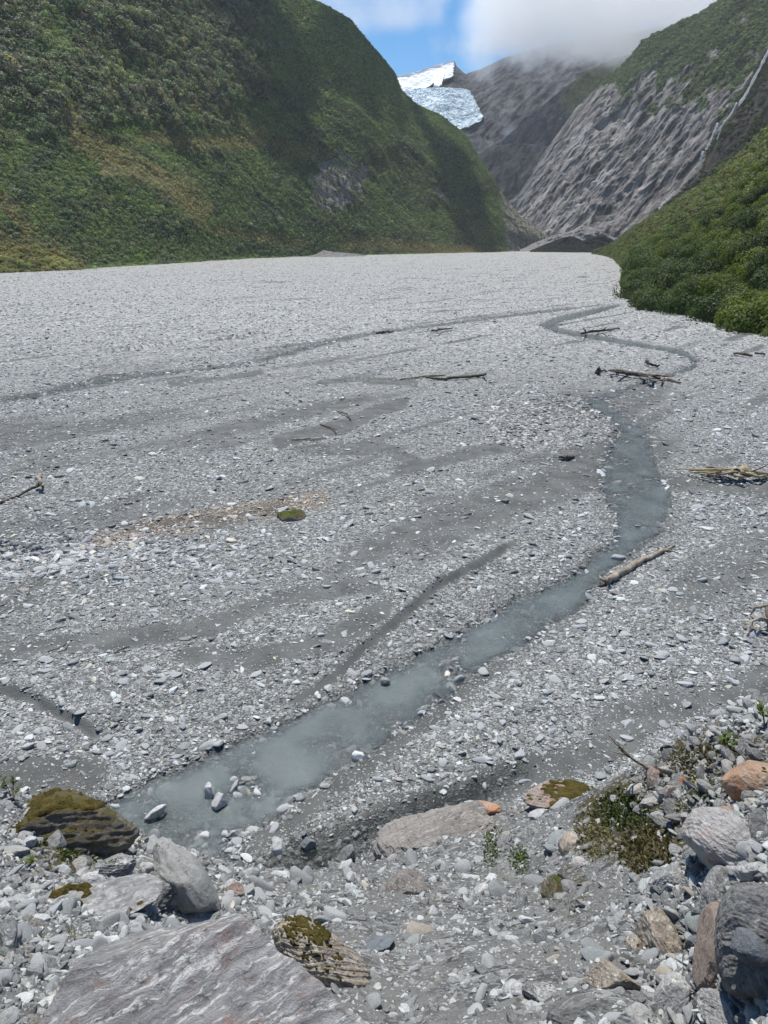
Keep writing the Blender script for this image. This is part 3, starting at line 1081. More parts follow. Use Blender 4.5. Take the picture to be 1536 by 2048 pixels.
ROCK_R = rockface_mat('grey schist cliffs with scrub', (0.06, 0.057, 0.057), (0.37, 0.34, 0.32))
RM_BASE = [(960, 1850), (1040, 1650), (1110, 1500), (1250, 1380), (1400, 1200), (1600, 1000), (2100, 800)]
RM_RIDGE = [(985, 440, 1900), (1010, 402, 1930), (1030, 380, 1950), (1048, 358, 1960), (1072, 328, 1960), (1102, 290, 1960), (1130, 252, 1950), (1160, 212, 1940), (1200, 172, 1920), (1250, 130, 1900),
    (1290, 84, 1880), (1350, 54, 1850), (1400, 30, 1820), (1440, 2, 1790), (1536, -60, 1720), (1700, -180, 1600), (2100, -300, 1400)]
V, (nu, ns), S = hill('mountain', RM_BASE, RM_RIDGE, 640, 380, shape=1.05, amp=26, gully=0.8, nscale=120, seed=4.0, strike=(0.80, -0.60, 52), tooth=31, cliffs=13, stretch=1.2, back=0.08)
mpx, mpy, _ = project(V)
RMV, RMG, RMS = V, (nu, ns), S
n_ = fbm(mpx / 45, mpy / 45, 2.5, 5, 0.6)
dg = fbm((mpx * 0.62 + mpy * 0.78) / 16, (mpx * 0.78 - mpy * 0.62) / 70, 6.5, 5, 0.6)
veg = sstep(360, 90, mpy + 0.30 * (1330 - mpx)) * 0.8 + 0.85 * n_ + 0.85 * dg - 0.02 + sstep(0.8, 1.0, S) * 0.35
veg = np.clip(veg * sstep(990, 1130, mpx + n_ * 60), 0, 1)
RM_VEG = veg
me = mesh_np('mountain_right', V, grid_faces(nu, ns), smooth=True)
attr(me, 'veg', veg)
link('mountain_right', me, ROCK_R, kind='structure', label='steep grey schist mountain right of the valley head with scrub near its crest')

# ridge between the cloud and the main cliff, cloud shade painted into its rock
ROCK_B = rockface_mat('far schist with painted shade', (0.035, 0.037, 0.044), (0.14, 0.142, 0.155), warm=0.04, sc=0.8)
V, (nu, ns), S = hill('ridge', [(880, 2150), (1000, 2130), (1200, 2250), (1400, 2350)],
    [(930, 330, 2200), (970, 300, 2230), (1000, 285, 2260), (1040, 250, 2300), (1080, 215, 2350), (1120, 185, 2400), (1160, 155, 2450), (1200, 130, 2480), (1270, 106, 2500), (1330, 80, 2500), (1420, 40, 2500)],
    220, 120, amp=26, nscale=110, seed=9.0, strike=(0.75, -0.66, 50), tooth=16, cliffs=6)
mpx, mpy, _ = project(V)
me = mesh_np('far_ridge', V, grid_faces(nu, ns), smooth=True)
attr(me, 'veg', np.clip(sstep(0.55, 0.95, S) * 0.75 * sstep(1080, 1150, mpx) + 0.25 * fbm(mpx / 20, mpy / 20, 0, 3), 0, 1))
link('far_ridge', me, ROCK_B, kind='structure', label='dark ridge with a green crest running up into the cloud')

# head wall under the glacier, missing cloud shade put into dark bluish rock
V, (nu, ns), S = hill('headwall', [(500, 2400), (900, 2350), (1500, 2400)],
    [(500, 190, 3300), (700, 170, 3300), (790, 158, 3300), (830, 152, 3300), (870, 138, 3300), (905, 127, 3300), (930, 150, 3250), (960, 140, 3200), (1000, 120, 3200), (1100, 90, 3200), (1300, 60, 3200), (1500, 0, 3200)],
    300, 160, amp=34, nscale=150, seed=12.0, strike=(0.7, -0.7, 60), tooth=22, cliffs=10)
mpx, mpy, _ = project(V)
me = mesh_np('headwall', V, grid_faces(nu, ns), smooth=True)
HWV = V[S <= 1.0]
attr(me, 'veg', np.zeros(len(V)))
link('headwall', me, rockface_mat('head wall with painted shade', (0.032, 0.034, 0.041), (0.135, 0.135, 0.147), warm=0.05, sc=0.8), kind='structure', label='bare rock head wall below and beside the glacier')

# brown knoll at the valley head
V, (nu, ns), S = hill('knoll', [(900, 1950), (1000, 1800), (1200, 1800)],
    [(925, 350, 1960), (950, 318, 1960), (970, 302, 1960), (990, 294, 1960), (1030, 286, 1970), (1080, 292, 1980), (1130, 300, 1990), (1200, 330, 2000)],
    150, 80, amp=14, nscale=70, seed=15.0, back=0.05, strike=(0.9, -0.4, 40), tooth=9, cliffs=5)
mpx, mpy, _ = project(V)
me = mesh_np('rock_knoll', V, grid_faces(nu, ns), smooth=True)
attr(me, 'veg', np.clip(0.15 + 0.4 * fbm(mpx / 18, mpy / 18, 0, 3), 0, 0.5))
link('rock_knoll', me, rockface_mat('brown knoll rock', (0.06, 0.055, 0.055), (0.20, 0.175, 0.15), warm=0.25), kind='structure', label='rounded brown rock knoll below the ice at the valley head')

# scree fan and shade-painted moraine mound
def plain_mat(name, a, b, scale, bump=0.6, dist=1.0):
    t = NT(name)
    P = t.coord('Object')
    n = t.noise(P, scale, 6, 0.68)
    v = t.voro(P, scale * 2.2)
    s = t.n('ShaderNodeSeparateColor')
    t.set(s.inputs[0], v.outputs['Color'])
    c = t.mix(t.ramp(t.math('ADD', t.math('MULTIPLY', n, 0.6), t.math('MULTIPLY', s.outputs[0], 0.4)), 0.3, 0.7), a, b)
    t.bsdf(c, 1.0, t.bump(n, bump, dist), 0.0)
    return t.m


V, (nu, ns), S = hill('fan', [(1040, 1330), (1150, 1290), (1280, 1300)],
    [(1040, 496, 1400), (1075, 484, 1420), (1100, 474, 1440), (1140, 462, 1460), (1165, 450, 1460), (1190, 456, 1450), (1215, 470, 1430), (1280, 496, 1380)], 140, 60, amp=20, nscale=18, seed=3, stretch=1.0)
link('scree_fan', mesh_np('scree_fan', V, grid_faces(nu, ns), smooth=True), plain_mat('pale scree', (0.13, 0.128, 0.128), (0.34, 0.33, 0.325), 0.3, 1.0, 4.0), kind='structure',
     label='pale grey scree fan at the foot of the cliffs')
link('debris_fan', mesh_np('debris_fan', DEBRIS[0], grid_faces(DEBRIS[1], DEBRIS[2]), smooth=True), bpy.data.materials['pale scree'], kind='structure', label='small pale debris fan at the foot of the left mountainside')
V, (nu, ns), S = hill('mound', [(1040, 1260), (1150, 1180), (1260, 1230)],
    [(1060, 501, 1290), (1085, 491, 1280), (1110, 481, 1270), (1138, 471, 1265), (1150, 474, 1265), (1165, 481, 1265), (1180, 477, 1265), (1204, 471, 1265), (1222, 477, 1268), (1240, 488, 1275), (1262, 500, 1280)],
    160, 50, amp=16, nscale=14, seed=6, shape=0.8, back=0.05, stretch=1.0)
link('moraine_mound', mesh_np('moraine_mound', V, grid_faces(nu, ns), smooth=True), plain_mat('shade-painted moraine', (0.012, 0.014, 0.014), (0.028, 0.031, 0.028), 0.3, 1.0, 3.0), kind='structure',  # near-black colour holds cloud shade as well as plant cover
     label='low shade-painted moraine mound at the far end of the gravel flat')

# slope beside the waterfall: dark wet rock with cloud shade painted in
SHADE_PAINT = rockface_mat('wet slope with painted shade', (0.022, 0.02, 0.019), (0.085, 0.073, 0.066), warm=0.03)
WS_RIDGE = [(1290, 450, 960), (1310, 430, 980), (1340, 404, 1000), (1372, 376, 1010), (1400, 348, 1020), (1418, 300, 1040), (1448, 244, 1060), (1478, 194, 1080), (1510, 146, 1100), (1540, 90, 1110), (1700, -150, 1100), (2000, -300, 1000)]
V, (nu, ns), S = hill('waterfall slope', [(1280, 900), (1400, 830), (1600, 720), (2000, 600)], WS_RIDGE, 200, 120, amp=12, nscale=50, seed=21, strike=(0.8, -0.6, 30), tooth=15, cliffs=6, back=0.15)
WSG, WSS = (nu, ns), S
WSV = V
me = mesh_np('shade_painted_slope', V, grid_faces(nu, ns), smooth=True)
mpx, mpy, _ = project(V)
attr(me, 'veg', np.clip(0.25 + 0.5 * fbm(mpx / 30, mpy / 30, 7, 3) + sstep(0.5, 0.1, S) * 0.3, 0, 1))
link('slope_right', me, SHADE_PAINT, kind='structure', label='dark slope right of the waterfall with cloud shade painted in')

# near right slope
NR_BASE = [(1180, 1010), (1200, 930), (1222, 760), (1244, 500), (1262, 300), (1280, 186), (1310, 172), (1400, 158), (1536, 130), (1700, 112), (2100, 95)]
NR_RIDGE = [(1184, 502, 1015), (1200, 497, 960), (1230, 484, 900), (1252, 468, 850), (1310, 428, 780), (1400, 376, 650), (1480, 318, 560), (1536, 275, 500), (1700, 170, 400), (2100, 60, 320)]
V, (nu, ns), S = hill('near slope', NR_BASE, NR_RIDGE, 260, 160, shape=0.95, amp=7, nscale=40, seed=31, back=0.15)
NRV, NRG, NRS = V, (nu, ns), S
npx, npy, _ = project(V)
me = mesh_np('bush_slope', V, grid_faces(nu, ns), smooth=True)
attr(me, 'rock', sstep(1290, 1200, npx) * sstep(0.5, 0.1, S))
link('hill_right', me, SLOPE, kind='structure', label='bush-covered slope right of the gravel flat')

# ------------------------------------------------------------------ glacier
def ice_mat(name, a, b, c_):
    t = NT(name)
    P = t.coord('Object')
    n = t.noise(P, 0.03, 6, 0.62, 0.6)
    n2 = t.noise(t.mapv(P, scale=(1, 1, 2.5)), 0.08, 5, 0.65, 1.0)
    c = t.mix(t.ramp(n2, 0.38, 0.62), a, b)
    c = t.mix(t.ramp(n, 0.55, 0.7), c, c_)
    t.bsdf(c, 1.0, t.bump(n2, 0.35, 4), 0.0)
    return t.m


def ice_patch(name, top, bot, nu, nv, d0, amp, scale, rag=3.0):
    """ice sheet between two outlines [(px, py)] draped on the head wall, d0 metres thick, broken into seracs"""
    top, bot = np.array(top, float), np.array(bot, float)
    u = np.linspace(0, 1, nu)
    def samp(p, k):
        l = np.concatenate([[0], np.cumsum(np.hypot(*np.diff(p, axis=0).T))])
        l /= l[-1]
        q = np.stack([np.interp(u, l, p[:, 0]), np.interp(u, l, p[:, 1])], -1)
        q[:, 1] += rag * k * fbm(u * 14, 0.3 + k, 0.7, 4)
        return q
    t_, b_ = samp(top, 0.35), samp(bot, 1.6)
    v = np.linspace(0, 1, nv)
    Q = t_[:, None] * (1 - v)[None, :, None] + b_[:, None] * v[None, :, None]
    Q[..., 0] += rag * 1.6 * fbm(v[None, :] * 9, u[:, None] * 3, 2.2, 4) * sstep(0.6, 1.0, u)[:, None]
    hx, hy, _ = project(HWV)
    hd = np.hypot(HWV[:, 0], HWV[:, 1])
    m_ = (hx > 650) & (hx < 1050) & (hy > 90) & (hy < 420)
    hx, hy, hd = hx[m_], hy[m_], hd[m_]
    ci, cj = np.linspace(0, nu - 1, 26).astype(int), np.linspace(0, nv - 1, 22).astype(int)
    cd = np.zeros((26, 22))
    for a_, i_ in enumerate(ci):
        dd = (Q[i_, cj, 0][:, None] - hx[None]) ** 2 + (Q[i_, cj, 1][:, None] - hy[None]) ** 2
        cd[a_] = hd[np.argpartition(dd, 10, axis=1)[:, :10]].mean(1)
    tmp = np.stack([np.interp(np.arange(nv), cj, r_) for r_ in cd])
    dist = np.stack([np.interp(np.arange(nu), ci, c_) for c_ in tmp.T], 1)
    for _ in range(14):
        dist[1:-1] = (dist[:-2] + dist[1:-1] + dist[2:]) / 3
        dist[:, 1:-1] = (dist[:, :-2] + dist[:, 1:-1] + dist[:, 2:]) / 3
    dist = dist - d0
    D = ray(Q[..., 0], Q[..., 1])
    k = dist / np.hypot(D[..., 0], D[..., 1])
    P = np.array([0, 0, H]) + D * k[..., None]
    n = fbm(P[..., 0] / scale, P[..., 1] / (scale * 1.5), P[..., 2] / (scale * 0.4), 5, 0.62, ridged=True)
    n2 = np.abs(fbm(P[..., 0] / (scale * 0.5), P[..., 1] / scale, P[..., 2] / (scale * 0.22), 4, 0.6))
    P[..., 1] -= (n - 0.7 * n2) * amp
    P[..., 2] += (n - 0.7 * n2) * amp * 0.5
    edge = np.minimum.reduce([np.broadcast_to(u[:, None], n.shape), np.broadcast_to(1 - u[:, None], n.shape), np.broadcast_to(v[None, :], n.shape), np.broadcast_to(1 - v[None, :], n.shape)])
    P[..., 1] += (d0 + 45) * (1 - sstep(0, 0.05, edge))
    return mesh_np(name, P.reshape(-1, 3), grid_faces(nu, nv)[:, ::-1], smooth=False)


gl = link('glacier', None, label='pale blue crevassed icefall under a white snowfield at the valley head', cat='glacier', loc=(170, 2600, 0))
gl_par = Matrix.Translation(gl.location).inverted()
o = link('icefall', ice_patch('icefall', [(740, 172), (800, 174), (840, 172), (885, 172), (925, 176), (948, 183)],
    [(790, 300), (860, 300), (912, 276), (925, 262), (944, 256), (960, 246), (972, 230)], 220, 170, 30, 8, 30, 4.0),
    ice_mat('crevassed glacier ice', (0.38, 0.50, 0.57), (0.80, 0.86, 0.89), (0.93, 0.95, 0.95)), gl)
o.matrix_parent_inverse = gl_par
o = link('snowfield', ice_patch('snowfield', [(720, 152), (790, 150), (828, 144), (850, 136), (872, 129), (905, 121), (918, 124)],
    [(720, 186), (795, 186), (838, 184), (853, 179), (868, 168), (888, 162), (914, 150)], 150, 60, 30, 6, 55, 2.5),
    ice_mat('bright snow', (0.92, 0.94, 0.95), (0.96, 0.96, 0.96), (0.95, 0.96, 0.97)), gl)
o.matrix_parent_inverse = gl_par
o = link('snow_tongue', ice_patch('snow_tongue', [(862, 148), (880, 143), (894, 140)], [(868, 172), (877, 176), (884, 170)], 30, 30, 40, 5, 40, 2.0),
    bpy.data.materials['bright snow'], gl)
o.matrix_parent_inverse = gl_par

# ------------------------------------------------------------------ waterfall: white threads lying on the dark slope
t = NT('white water')
P_ = t.coord('Object')
wb = t.bsdf(t.mix(t.noise(P_, 0.3, 4, 0.6), (0.75, 0.78, 0.8), (0.95, 0.95, 0.95)), 0.6, None, 0.2)
wt_ = t.n('ShaderNodeBsdfTranslucent')
wt_.inputs[0].default_value = (0.95, 0.95, 0.95, 1)
wm_ = t.n('ShaderNodeMixShader')
wm_.inputs[0].default_value = 0.5
t.t.links.new(wb.outputs[0], wm_.inputs[1])
t.t.links.new(wt_.outputs[0], wm_.inputs[2])
t.t.links.new(wm_.outputs[0], t.out.inputs[0])
WHITE = t.m
wf = link('waterfall', None, label='thin white waterfall threading down the dark gully high on the right', cat='waterfall', loc=(480, 900, 0))
for pl, wd_ in (([(1560, 60), (1535, 106), (1520, 135), (1503, 168), (1490, 192), (1476, 212)], 4.2), ([(1474, 205), (1462, 228), (1448, 246), (1436, 262)], 2.2),
                ([(1436, 246), (1428, 264), (1420, 284), (1412, 300)], 3.4), ([(1406, 302), (1404, 312), (1402, 318), (1404, 324), (1400, 332)], 3.6), ([(1350, 382), (1338, 396), (1328, 406), (1318, 418)], 3.2), ([(1449, 240), (1440, 262), (1434, 280)], 1.6)):
    pts, rad = [], []
    pl = np.array(pl, float)
    q = np.linspace(0, len(pl) - 1, 26)
    for i, s_ in enumerate(q):
        px = np.interp(s_, np.arange(len(pl)), pl[:, 0]) + random.uniform(-0.7, 0.7)
        py = np.interp(s_, np.arange(len(pl)), pl[:, 1])
        d = ray(px, py)
        k = 985.0 / math.hypot(d[0], d[1])
        pts.append((d[0] * k, d[1] * k, H + d[2] * k))
        rad.append(wd_ * 985 / FPX * 0.5 * random.uniform(0.6, 1.4))
    o = link('fall', tube_mesh('fall', pts, rad, 6, 1, 0.1), WHITE, wf)
    o.matrix_parent_inverse = Matrix.Translation(wf.location).inverted()

# ------------------------------------------------------------------ forest on the far slopes (one mass each)
BUSH = leaf_mat('far foliage', None, None, True, 0.35)
bush_protos = []
for i in range(5):
    V, F = leaf_cloud(420, 40 + i, size=(0.08, 0.16), lobes=7 + i, shell=0.82, outward=0.8)
    bush_protos.append((mesh_np('bush_%d' % i, V, F), BUSH))


def grid_sample(V, grid, n, smax_rows, weight):
    """random points on a hill grid with a weight per vertex"""
    nu, ns = grid
    G = V.reshape(nu, ns, 3)
    a = np.cross(G[1:, :-1] - G[:-1, :-1], G[:-1, 1:] - G[:-1, :-1])
    area = np.linalg.norm(a, axis=-1)
    w = area * weight.reshape(nu, ns)[:-1, :-1]
    w[:, smax_rows:] = 0
    w = (w / w.sum()).ravel()
    idx = rng.choice(len(w), n, p=w)
    i, j = idx // (ns - 1), idx % (ns - 1)
    f, g = rng.random(n)[:, None], rng.random(n)[:, None]
    return (G[i, j] * (1 - f) + G[i + 1, j] * f) * (1 - g) + (G[i, j + 1] * (1 - f) + G[i + 1, j + 1] * f) * g


def bush_scatter(name, P, T, R, label):
    n = len(P)
    s = R * np.exp(rng.normal(0, 0.25, n))
    scl = np.stack([s, s, s * rng.uniform(0.8, 1.35, n)], -1)
    P = P - np.stack([np.zeros(n), np.zeros(n), 0.25 * s], -1)
    rot = np.stack([rng.normal(0, 0.12, n), rng.normal(0, 0.12, n), rng.uniform(0, 6.28, n)], -1)
    T = 2.75 * T * np.array([1.04, 0.985, 1.10]) * np.exp(rng.normal(0, 0.27, n))[:, None] * (1 + rng.normal(0, 0.07, (n, 3)))
    return scatter(name, P, scl, rot, np.clip(T, 0.01, 0.5), bush_protos, label, 'forest')


hpx, hpy, hfw = project(LHV)
vis = ((hpx > -260) & (hpx < 1140) & (hpy > -200) & (hpy < 560)).astype(float)
T_, R_ = veg_tint(hpx, hpy)
wgt = vis * (1 - np.clip(rockm * 1.3, 0, 1) * 0.93) / (R_ ** 1.9) * np.clip(700 / hfw, 0.4, 1.6) * np.where(R_ > 3.4, 0.62, 1.0)
P = grid_sample(LHV, LHG, 190000, 203, wgt)
ppx, ppy, _ = project(P)
T_, R_ = veg_tint(ppx, ppy)
R_ = R_ * np.where(R_ > 3, 0.95, 0.75)
bush_scatter('forest_left', P, T_, R_, 'dense forest and scrub covering the mountainside left of the valley')
P = grid_sample(FHV, FHG, 6500, 49, np.ones(len(FHV)))
ppx, ppy, _ = project(P)
T_ = np.tile(np.array([0.115, 0.112, 0.05]), (len(P), 1)) * (1 + 0.5 * fbm(P[:, 0] / 25, P[:, 1] / 25, P[:, 2] / 25, 3))[:, None]
bush_scatter('scrub_foothill', P, T_, np.full(len(P), 1.2), 'olive-brown scrub on the low spur at the left edge')
mpx, mpy, _ = project(RMV)
P = grid_sample(RMV, RMG, 15000, 381, np.clip(RM_VEG - 0.4, 0, 1) ** 1.5 * (mpx < 1700))
T_ = np.tile(np.array([0.05, 0.068, 0.032]), (len(P), 1)) * (1 + 0.4 * fbm(P[:, 0] / 60, P[:, 1] / 60, P[:, 2] / 60, 3))[:, None]
bush_scatter('scrub_right', P, T_, np.full(len(P), 2.6), 'dark scrub on the upper rock slopes of the mountain right of the valley')

wpx, wpy, _ = project(WSV)
P = grid_sample(WSV, WSG, 2600, 118, ((wpx < 1640) & (wpx > 1290)) * np.clip(0.5 + fbm(WSV[:, 0] / 40, WSV[:, 1] / 40, WSV[:, 2] / 40, 3), 0.02, 1) ** 3)
bush_scatter('scrub_gully', P, np.tile(np.array([0.026, 0.032, 0.018]), (len(P), 1)), np.full(len(P), 1.9), 'sparse dark scrub on the shade-painted slope beside the waterfall')
# near right slope: fine scrub farther up, single trees nearer
npx, npy, nfw = project(NRV)
nd = np.hypot(NRV[:, 0], NRV[:, 1])
P = grid_sample(NRV, NRG, 14000, 158, sstep(230, 330, nd) * (npx < 1760) * np.clip(400 / nd, 0.5, 1.5))
ppx, ppy, _ = project(P)
fq = fbm(P[:, 0] / 22, P[:, 1] / 22, P[:, 2] / 22, 3)
T_ = np.tile(np.array([0.085, 0.105, 0.04]), (len(P), 1)) * (1 + 0.5 * fq)[:, None]
tan = sstep(0.1, 0.4, fbm(P[:, 0] / 30, P[:, 1] / 30, 4.0, 3))[:, None]
T_ = T_ * (1 - 0.6 * tan) + np.array([0.13, 0.115, 0.06]) * 0.6 * tan
bush_scatter('scrub_slope', P, T_ * 0.55, 1.2 + 1.2 * sstep(1300, 1536, ppx), 'low olive scrub on the upper part of the slope right of the flat')

TREE_LEAF = [leaf_mat('bright broadleaf foliage', (0.045, 0.075, 0.016), (0.20, 0.235, 0.045), False, 0.35),
             leaf_mat('dark broadleaf foliage', (0.028, 0.05, 0.016), (0.10, 0.14, 0.04), False, 0.3)]
BARK = wood_mat('grey bark', (0.05, 0.045, 0.04), (0.16, 0.145, 0.125))
crowns, trunks = [], []
for i in range(5):
    V, F = leaf_cloud(2600, 70 + i, size=(0.03, 0.07), lobes=9 + i, shell=0.85, outward=0.78)
    cm = [mesh_np('crown', V, F) for k in range(2)]
    for k in range(2):
        cm[k].materials.append(TREE_LEAF[k])
    crowns.append(cm)
    r = np.random.default_rng(i)
    parts = []
    base = [tube([(0, 0, -0.35), (0.02, 0.01, 0.1), (r.normal(0, 0.05), r.normal(0, 0.05), 0.45), (r.normal(0, 0.08), r.normal(0, 0.08), 0.75)], [0.06, 0.05, 0.035, 0.02], 6, i)]
    for k in range(5):
        a = r.uniform(0, 6.28)
        base.append(tube([(0.01, 0.01, 0.15 + 0.06 * k), (0.2 * math.cos(a), 0.2 * math.sin(a), 0.42 + 0.06 * k), (0.42 * math.cos(a), 0.42 * math.sin(a), 0.6 + 0.05 * k)], [0.025, 0.018, 0.008], 5, i))
    V, F = join_np([(b[0], b[1]) for b in base])
    tm = mesh_np('trunk', V, F, True)
    tm.materials.append(BARK)
    trunks.append(tm)

cand = grid_sample(NRV, NRG, 6000, 150, sstep(330, 240, nd) * (npx < 1640) / np.maximum(nd, 60))
order = np.argsort(np.hypot(cand[:, 0], cand[:, 1]))
chosen = []
for i in order:
    p = cand[i]
    d = math.hypot(p[0], p[1])
    gap = 2.5 + d * 0.009
    if all((p[0] - q[0]) ** 2 + (p[1] - q[1]) ** 2 > gap * gap for q in chosen[-160:]):
        chosen.append(p)
    if len(chosen) >= 290:
        break
edge = []
for px, py in ((1254, 603), (1275, 607), (1298, 609), (1322, 609), (1350, 611), (1395, 615), (1420, 618), (1450, 623), (1485, 628), (1515, 633), (1550, 640), (1262, 585), (1252, 560), (1600, 650)):
    q = flat_pt(px, py)
    edge.append((q[0] + (4.4 if px < 1290 else 2.6), q[1] + 2.2, 0.1, 1))
TREES = [(p[0], p[1], p[2], 0) for p in chosen] + edge
for i, (x, y, z, e) in enumerate(TREES):
    px, py, _ = project(np.array([x, y, z + 2]))
    d = math.hypot(x, y)
    low = (px > 1400 and z < 6 and e)
    hgt = random.uniform(2.8, 5.6) if not low else random.uniform(1.5, 2.1)
    r = hgt * random.uniform(0.6, 0.85)
    k = 0 if (fbm(x / 14, y / 14, 0.7, 2) + random.uniform(-0.25, 0.25) > -0.02 and not (z < 5 and px < 1400)) else 1
    if low:
        k = 0
    tone = 'bright green' if k == 0 else 'dark green'
    if e:
        spots = [(1254, 'at the left tip of the bush beside the upper stream'), (1330, 'at the gravel edge left of the dark gap'), (1400, 'above the dark gap at the gravel edge'),
                 (1470, 'at the gravel edge right of the dark gap'), (1540, 'at the gravel edge near the right side of the picture')]
        where = min(spots, key=lambda q: abs(q[0] - px))[1]
        label = ('low %s shrub %s' if low else '%s rounded tree %s') % (tone, where)
        grp = 'bush edge trees'
    else:
        row = 'in front' if d < 175 else ('midway up' if d < 230 else 'high up')
        colm = 'at the left end' if px < 1320 else ('in the middle' if px < 1440 else 'at the right end')
        size = 'tall' if hgt > 4.7 else ('middling' if hgt > 3.7 else 'short')
        label = '%s %s tree %s %s of the right-slope bush' % (size, tone, row, colm)
        grp = 'trees ' + row + ' ' + colm
    t_ = link('broadleaf_tree', None, label=label, cat='tree', group=grp, loc=(x, y, z - 0.2), rot=(0, 0, random.uniform(0, 6.28)))
    t_.scale = (r, r, hgt)
    v = random.randrange(5)
    link('trunk', trunks[v], None, t_)
    link('crown', crowns[v][k], None, t_)

# ------------------------------------------------------------------ clouds
def cloud_mat(name, density, scale, thr, soft, size):
    t = NT(name)
    P = t.coord('Object')
    n = t.noise(P, scale, 5, 0.6)
    sp = t.n('ShaderNodeSeparateXYZ')
    t.set(sp.inputs[0], P)
    return t, P, n, sp


CL = (575, 2400, 640)            # centre of the cloud box
CS = (1125, 360, 350)            # half sizes
t = NT('cumulus over the valley head')
Pw = t.n('ShaderNodeNewGeometry').outputs['Position']
n1 = t.noise(Pw, 0.0046, 6, 0.6)
sp = t.n('ShaderNodeSeparateXYZ')
t.set(sp.inputs[0], Pw)
X_, Y_, Z_ = sp.outputs
edge = t.math('MULTIPLY', t.ramp(Y_, 2045, 2180, 0, 1), t.ramp(Z_, 900, 985, 1, 0))
edge = t.math('MULTIPLY', edge, t.ramp(X_, 1500, 1690, 1, 0))
RX = t.math('DIVIDE', X_, Y_)
RZ = t.math('DIVIDE', t.math('SUBTRACT', Z_, 12.0), Y_)
body = t.ramp(RX, 0.045, 0.125, -0.42, 0.14)                     # dense bank right of the glacier
low = t.ramp(t.math('ADD', RZ, t.math('MULTIPLY', t.math('SUBTRACT', RX, 0.1), -0.14)), 0.160, 0.232, -0.5, 0.04)
kb = t.math('ADD', t.math('ADD', t.math('MULTIPLY_ADD', n1, 2.5, -0.72), body), low)
db = t.math('MULTIPLY', t.ramp(kb, 0.38, 0.62), 0.0062)
n3 = t.noise(Pw, 0.006, 6, 0.66)
kw = t.math('ADD', n3, t.ramp(RZ, 0.205, 0.25, -0.3, 0.06))    # thin wisps to its left
kw = t.math('ADD', kw, t.ramp(RX, 0.06, 0.10, 0.0, -0.3))
dw = t.math('MULTIPLY', t.math('MULTIPLY', t.ramp(kw, 0.42, 0.72), t.ramp(Y_, 2250, 2360, 1, 0)), 0.006)
gate = t.math('MAXIMUM', t.ramp(RX, 0.07, 0.16, 0, 1), t.ramp(Y_, 2200, 2400, 1, 0))    # the bank stands this side of the icefall
db = t.math('MULTIPLY', db, gate)
dn = t.math('MULTIPLY', t.math('ADD', db, dw), edge)
pv = t.n('ShaderNodeVolumePrincipled')
pv.inputs['Color'].default_value = (0.995, 0.996, 0.998, 1)
pv.inputs['Anisotropy'].default_value = 0.55
t.set(pv.inputs['Density'], dn)
t.t.links.new(pv.outputs[0], t.out.inputs['Volume'])
bm = bmesh.new()
bmesh.ops.create_cube(bm, size=2)
bmesh.ops.scale(bm, vec=CS, verts=bm.verts)
me = bpy.data.meshes.new('cloud')
bm.to_mesh(me)
bm.free()
link('cloud', me, t.m, label='grey-white cloud bank hanging over the valley head', cat='cloud', kind='stuff', loc=CL)

# small fair-weather clouds higher up, whose shadows lie on the mountainsides
t = NT('drifting cloud')
pv = t.n('ShaderNodeVolumePrincipled')
pv.inputs['Color'].default_value = (0.97, 0.975, 0.985, 1)
pv.inputs['Density'].default_value = 0.09
t.t.links.new(pv.outputs[0], t.out.inputs['Volume'])
DRIFT = t.m


def surf_point(px, py, V):
    qx, qy, _ = project(V)
    i = np.argmin((qx - px) ** 2 + (qy - py) ** 2)
    return V[i]


def drift_cloud(p1, p2, V, wid, thick, seed, label):
    """long low cloud whose shadow runs across a slope from photo pixel p1 to p2"""
    ends = []
    for px, py in (p1, p2):
        p = Vector(surf_point(px, py, V))
        ends.append(p + SUN_TO * ((820 - p.z) / SUN_TO.z))
    c = (ends[0] + ends[1]) / 2
    dv = ends[1] - ends[0]
    vv, ff = ico(4)
    vv = vv.copy()
    n = fbm(vv[:, 0] * 2.2 + seed, vv[:, 1] * 1.2, vv[:, 2] * 1.2, 4)
    vv = vv * (1 + 0.6 * n)[:, None] * np.array((max(dv.length * 0.55, wid), wid, thick))
    link('drifting_cloud', mesh_np('drifting_cloud', vv, ff, True), DRIFT, label=label, cat='cloud', kind='stuff', loc=c, rot=(0, 0, math.atan2(dv.y, dv.x)))


drift_cloud((400, 0), (640, 140), LHV, 24, 15, 1.0, 'long cloud above the top of the left mountainside')
drift_cloud((640, 140), (810, 205), LHV, 20, 15, 2.0, 'small cloud above the left spur')
drift_cloud((480, 195), (630, 292), LHV, 12, 13, 3.0, 'narrow cloud high over the left slope')
drift_cloud((770, 300), (900, 370), LHV, 20, 15, 4.0, 'cloud above the shoulder of the left spur')
drift_cloud((880, 360), (985, 470), LHV, 36, 18, 5.5, 'cloud over the valley narrows')

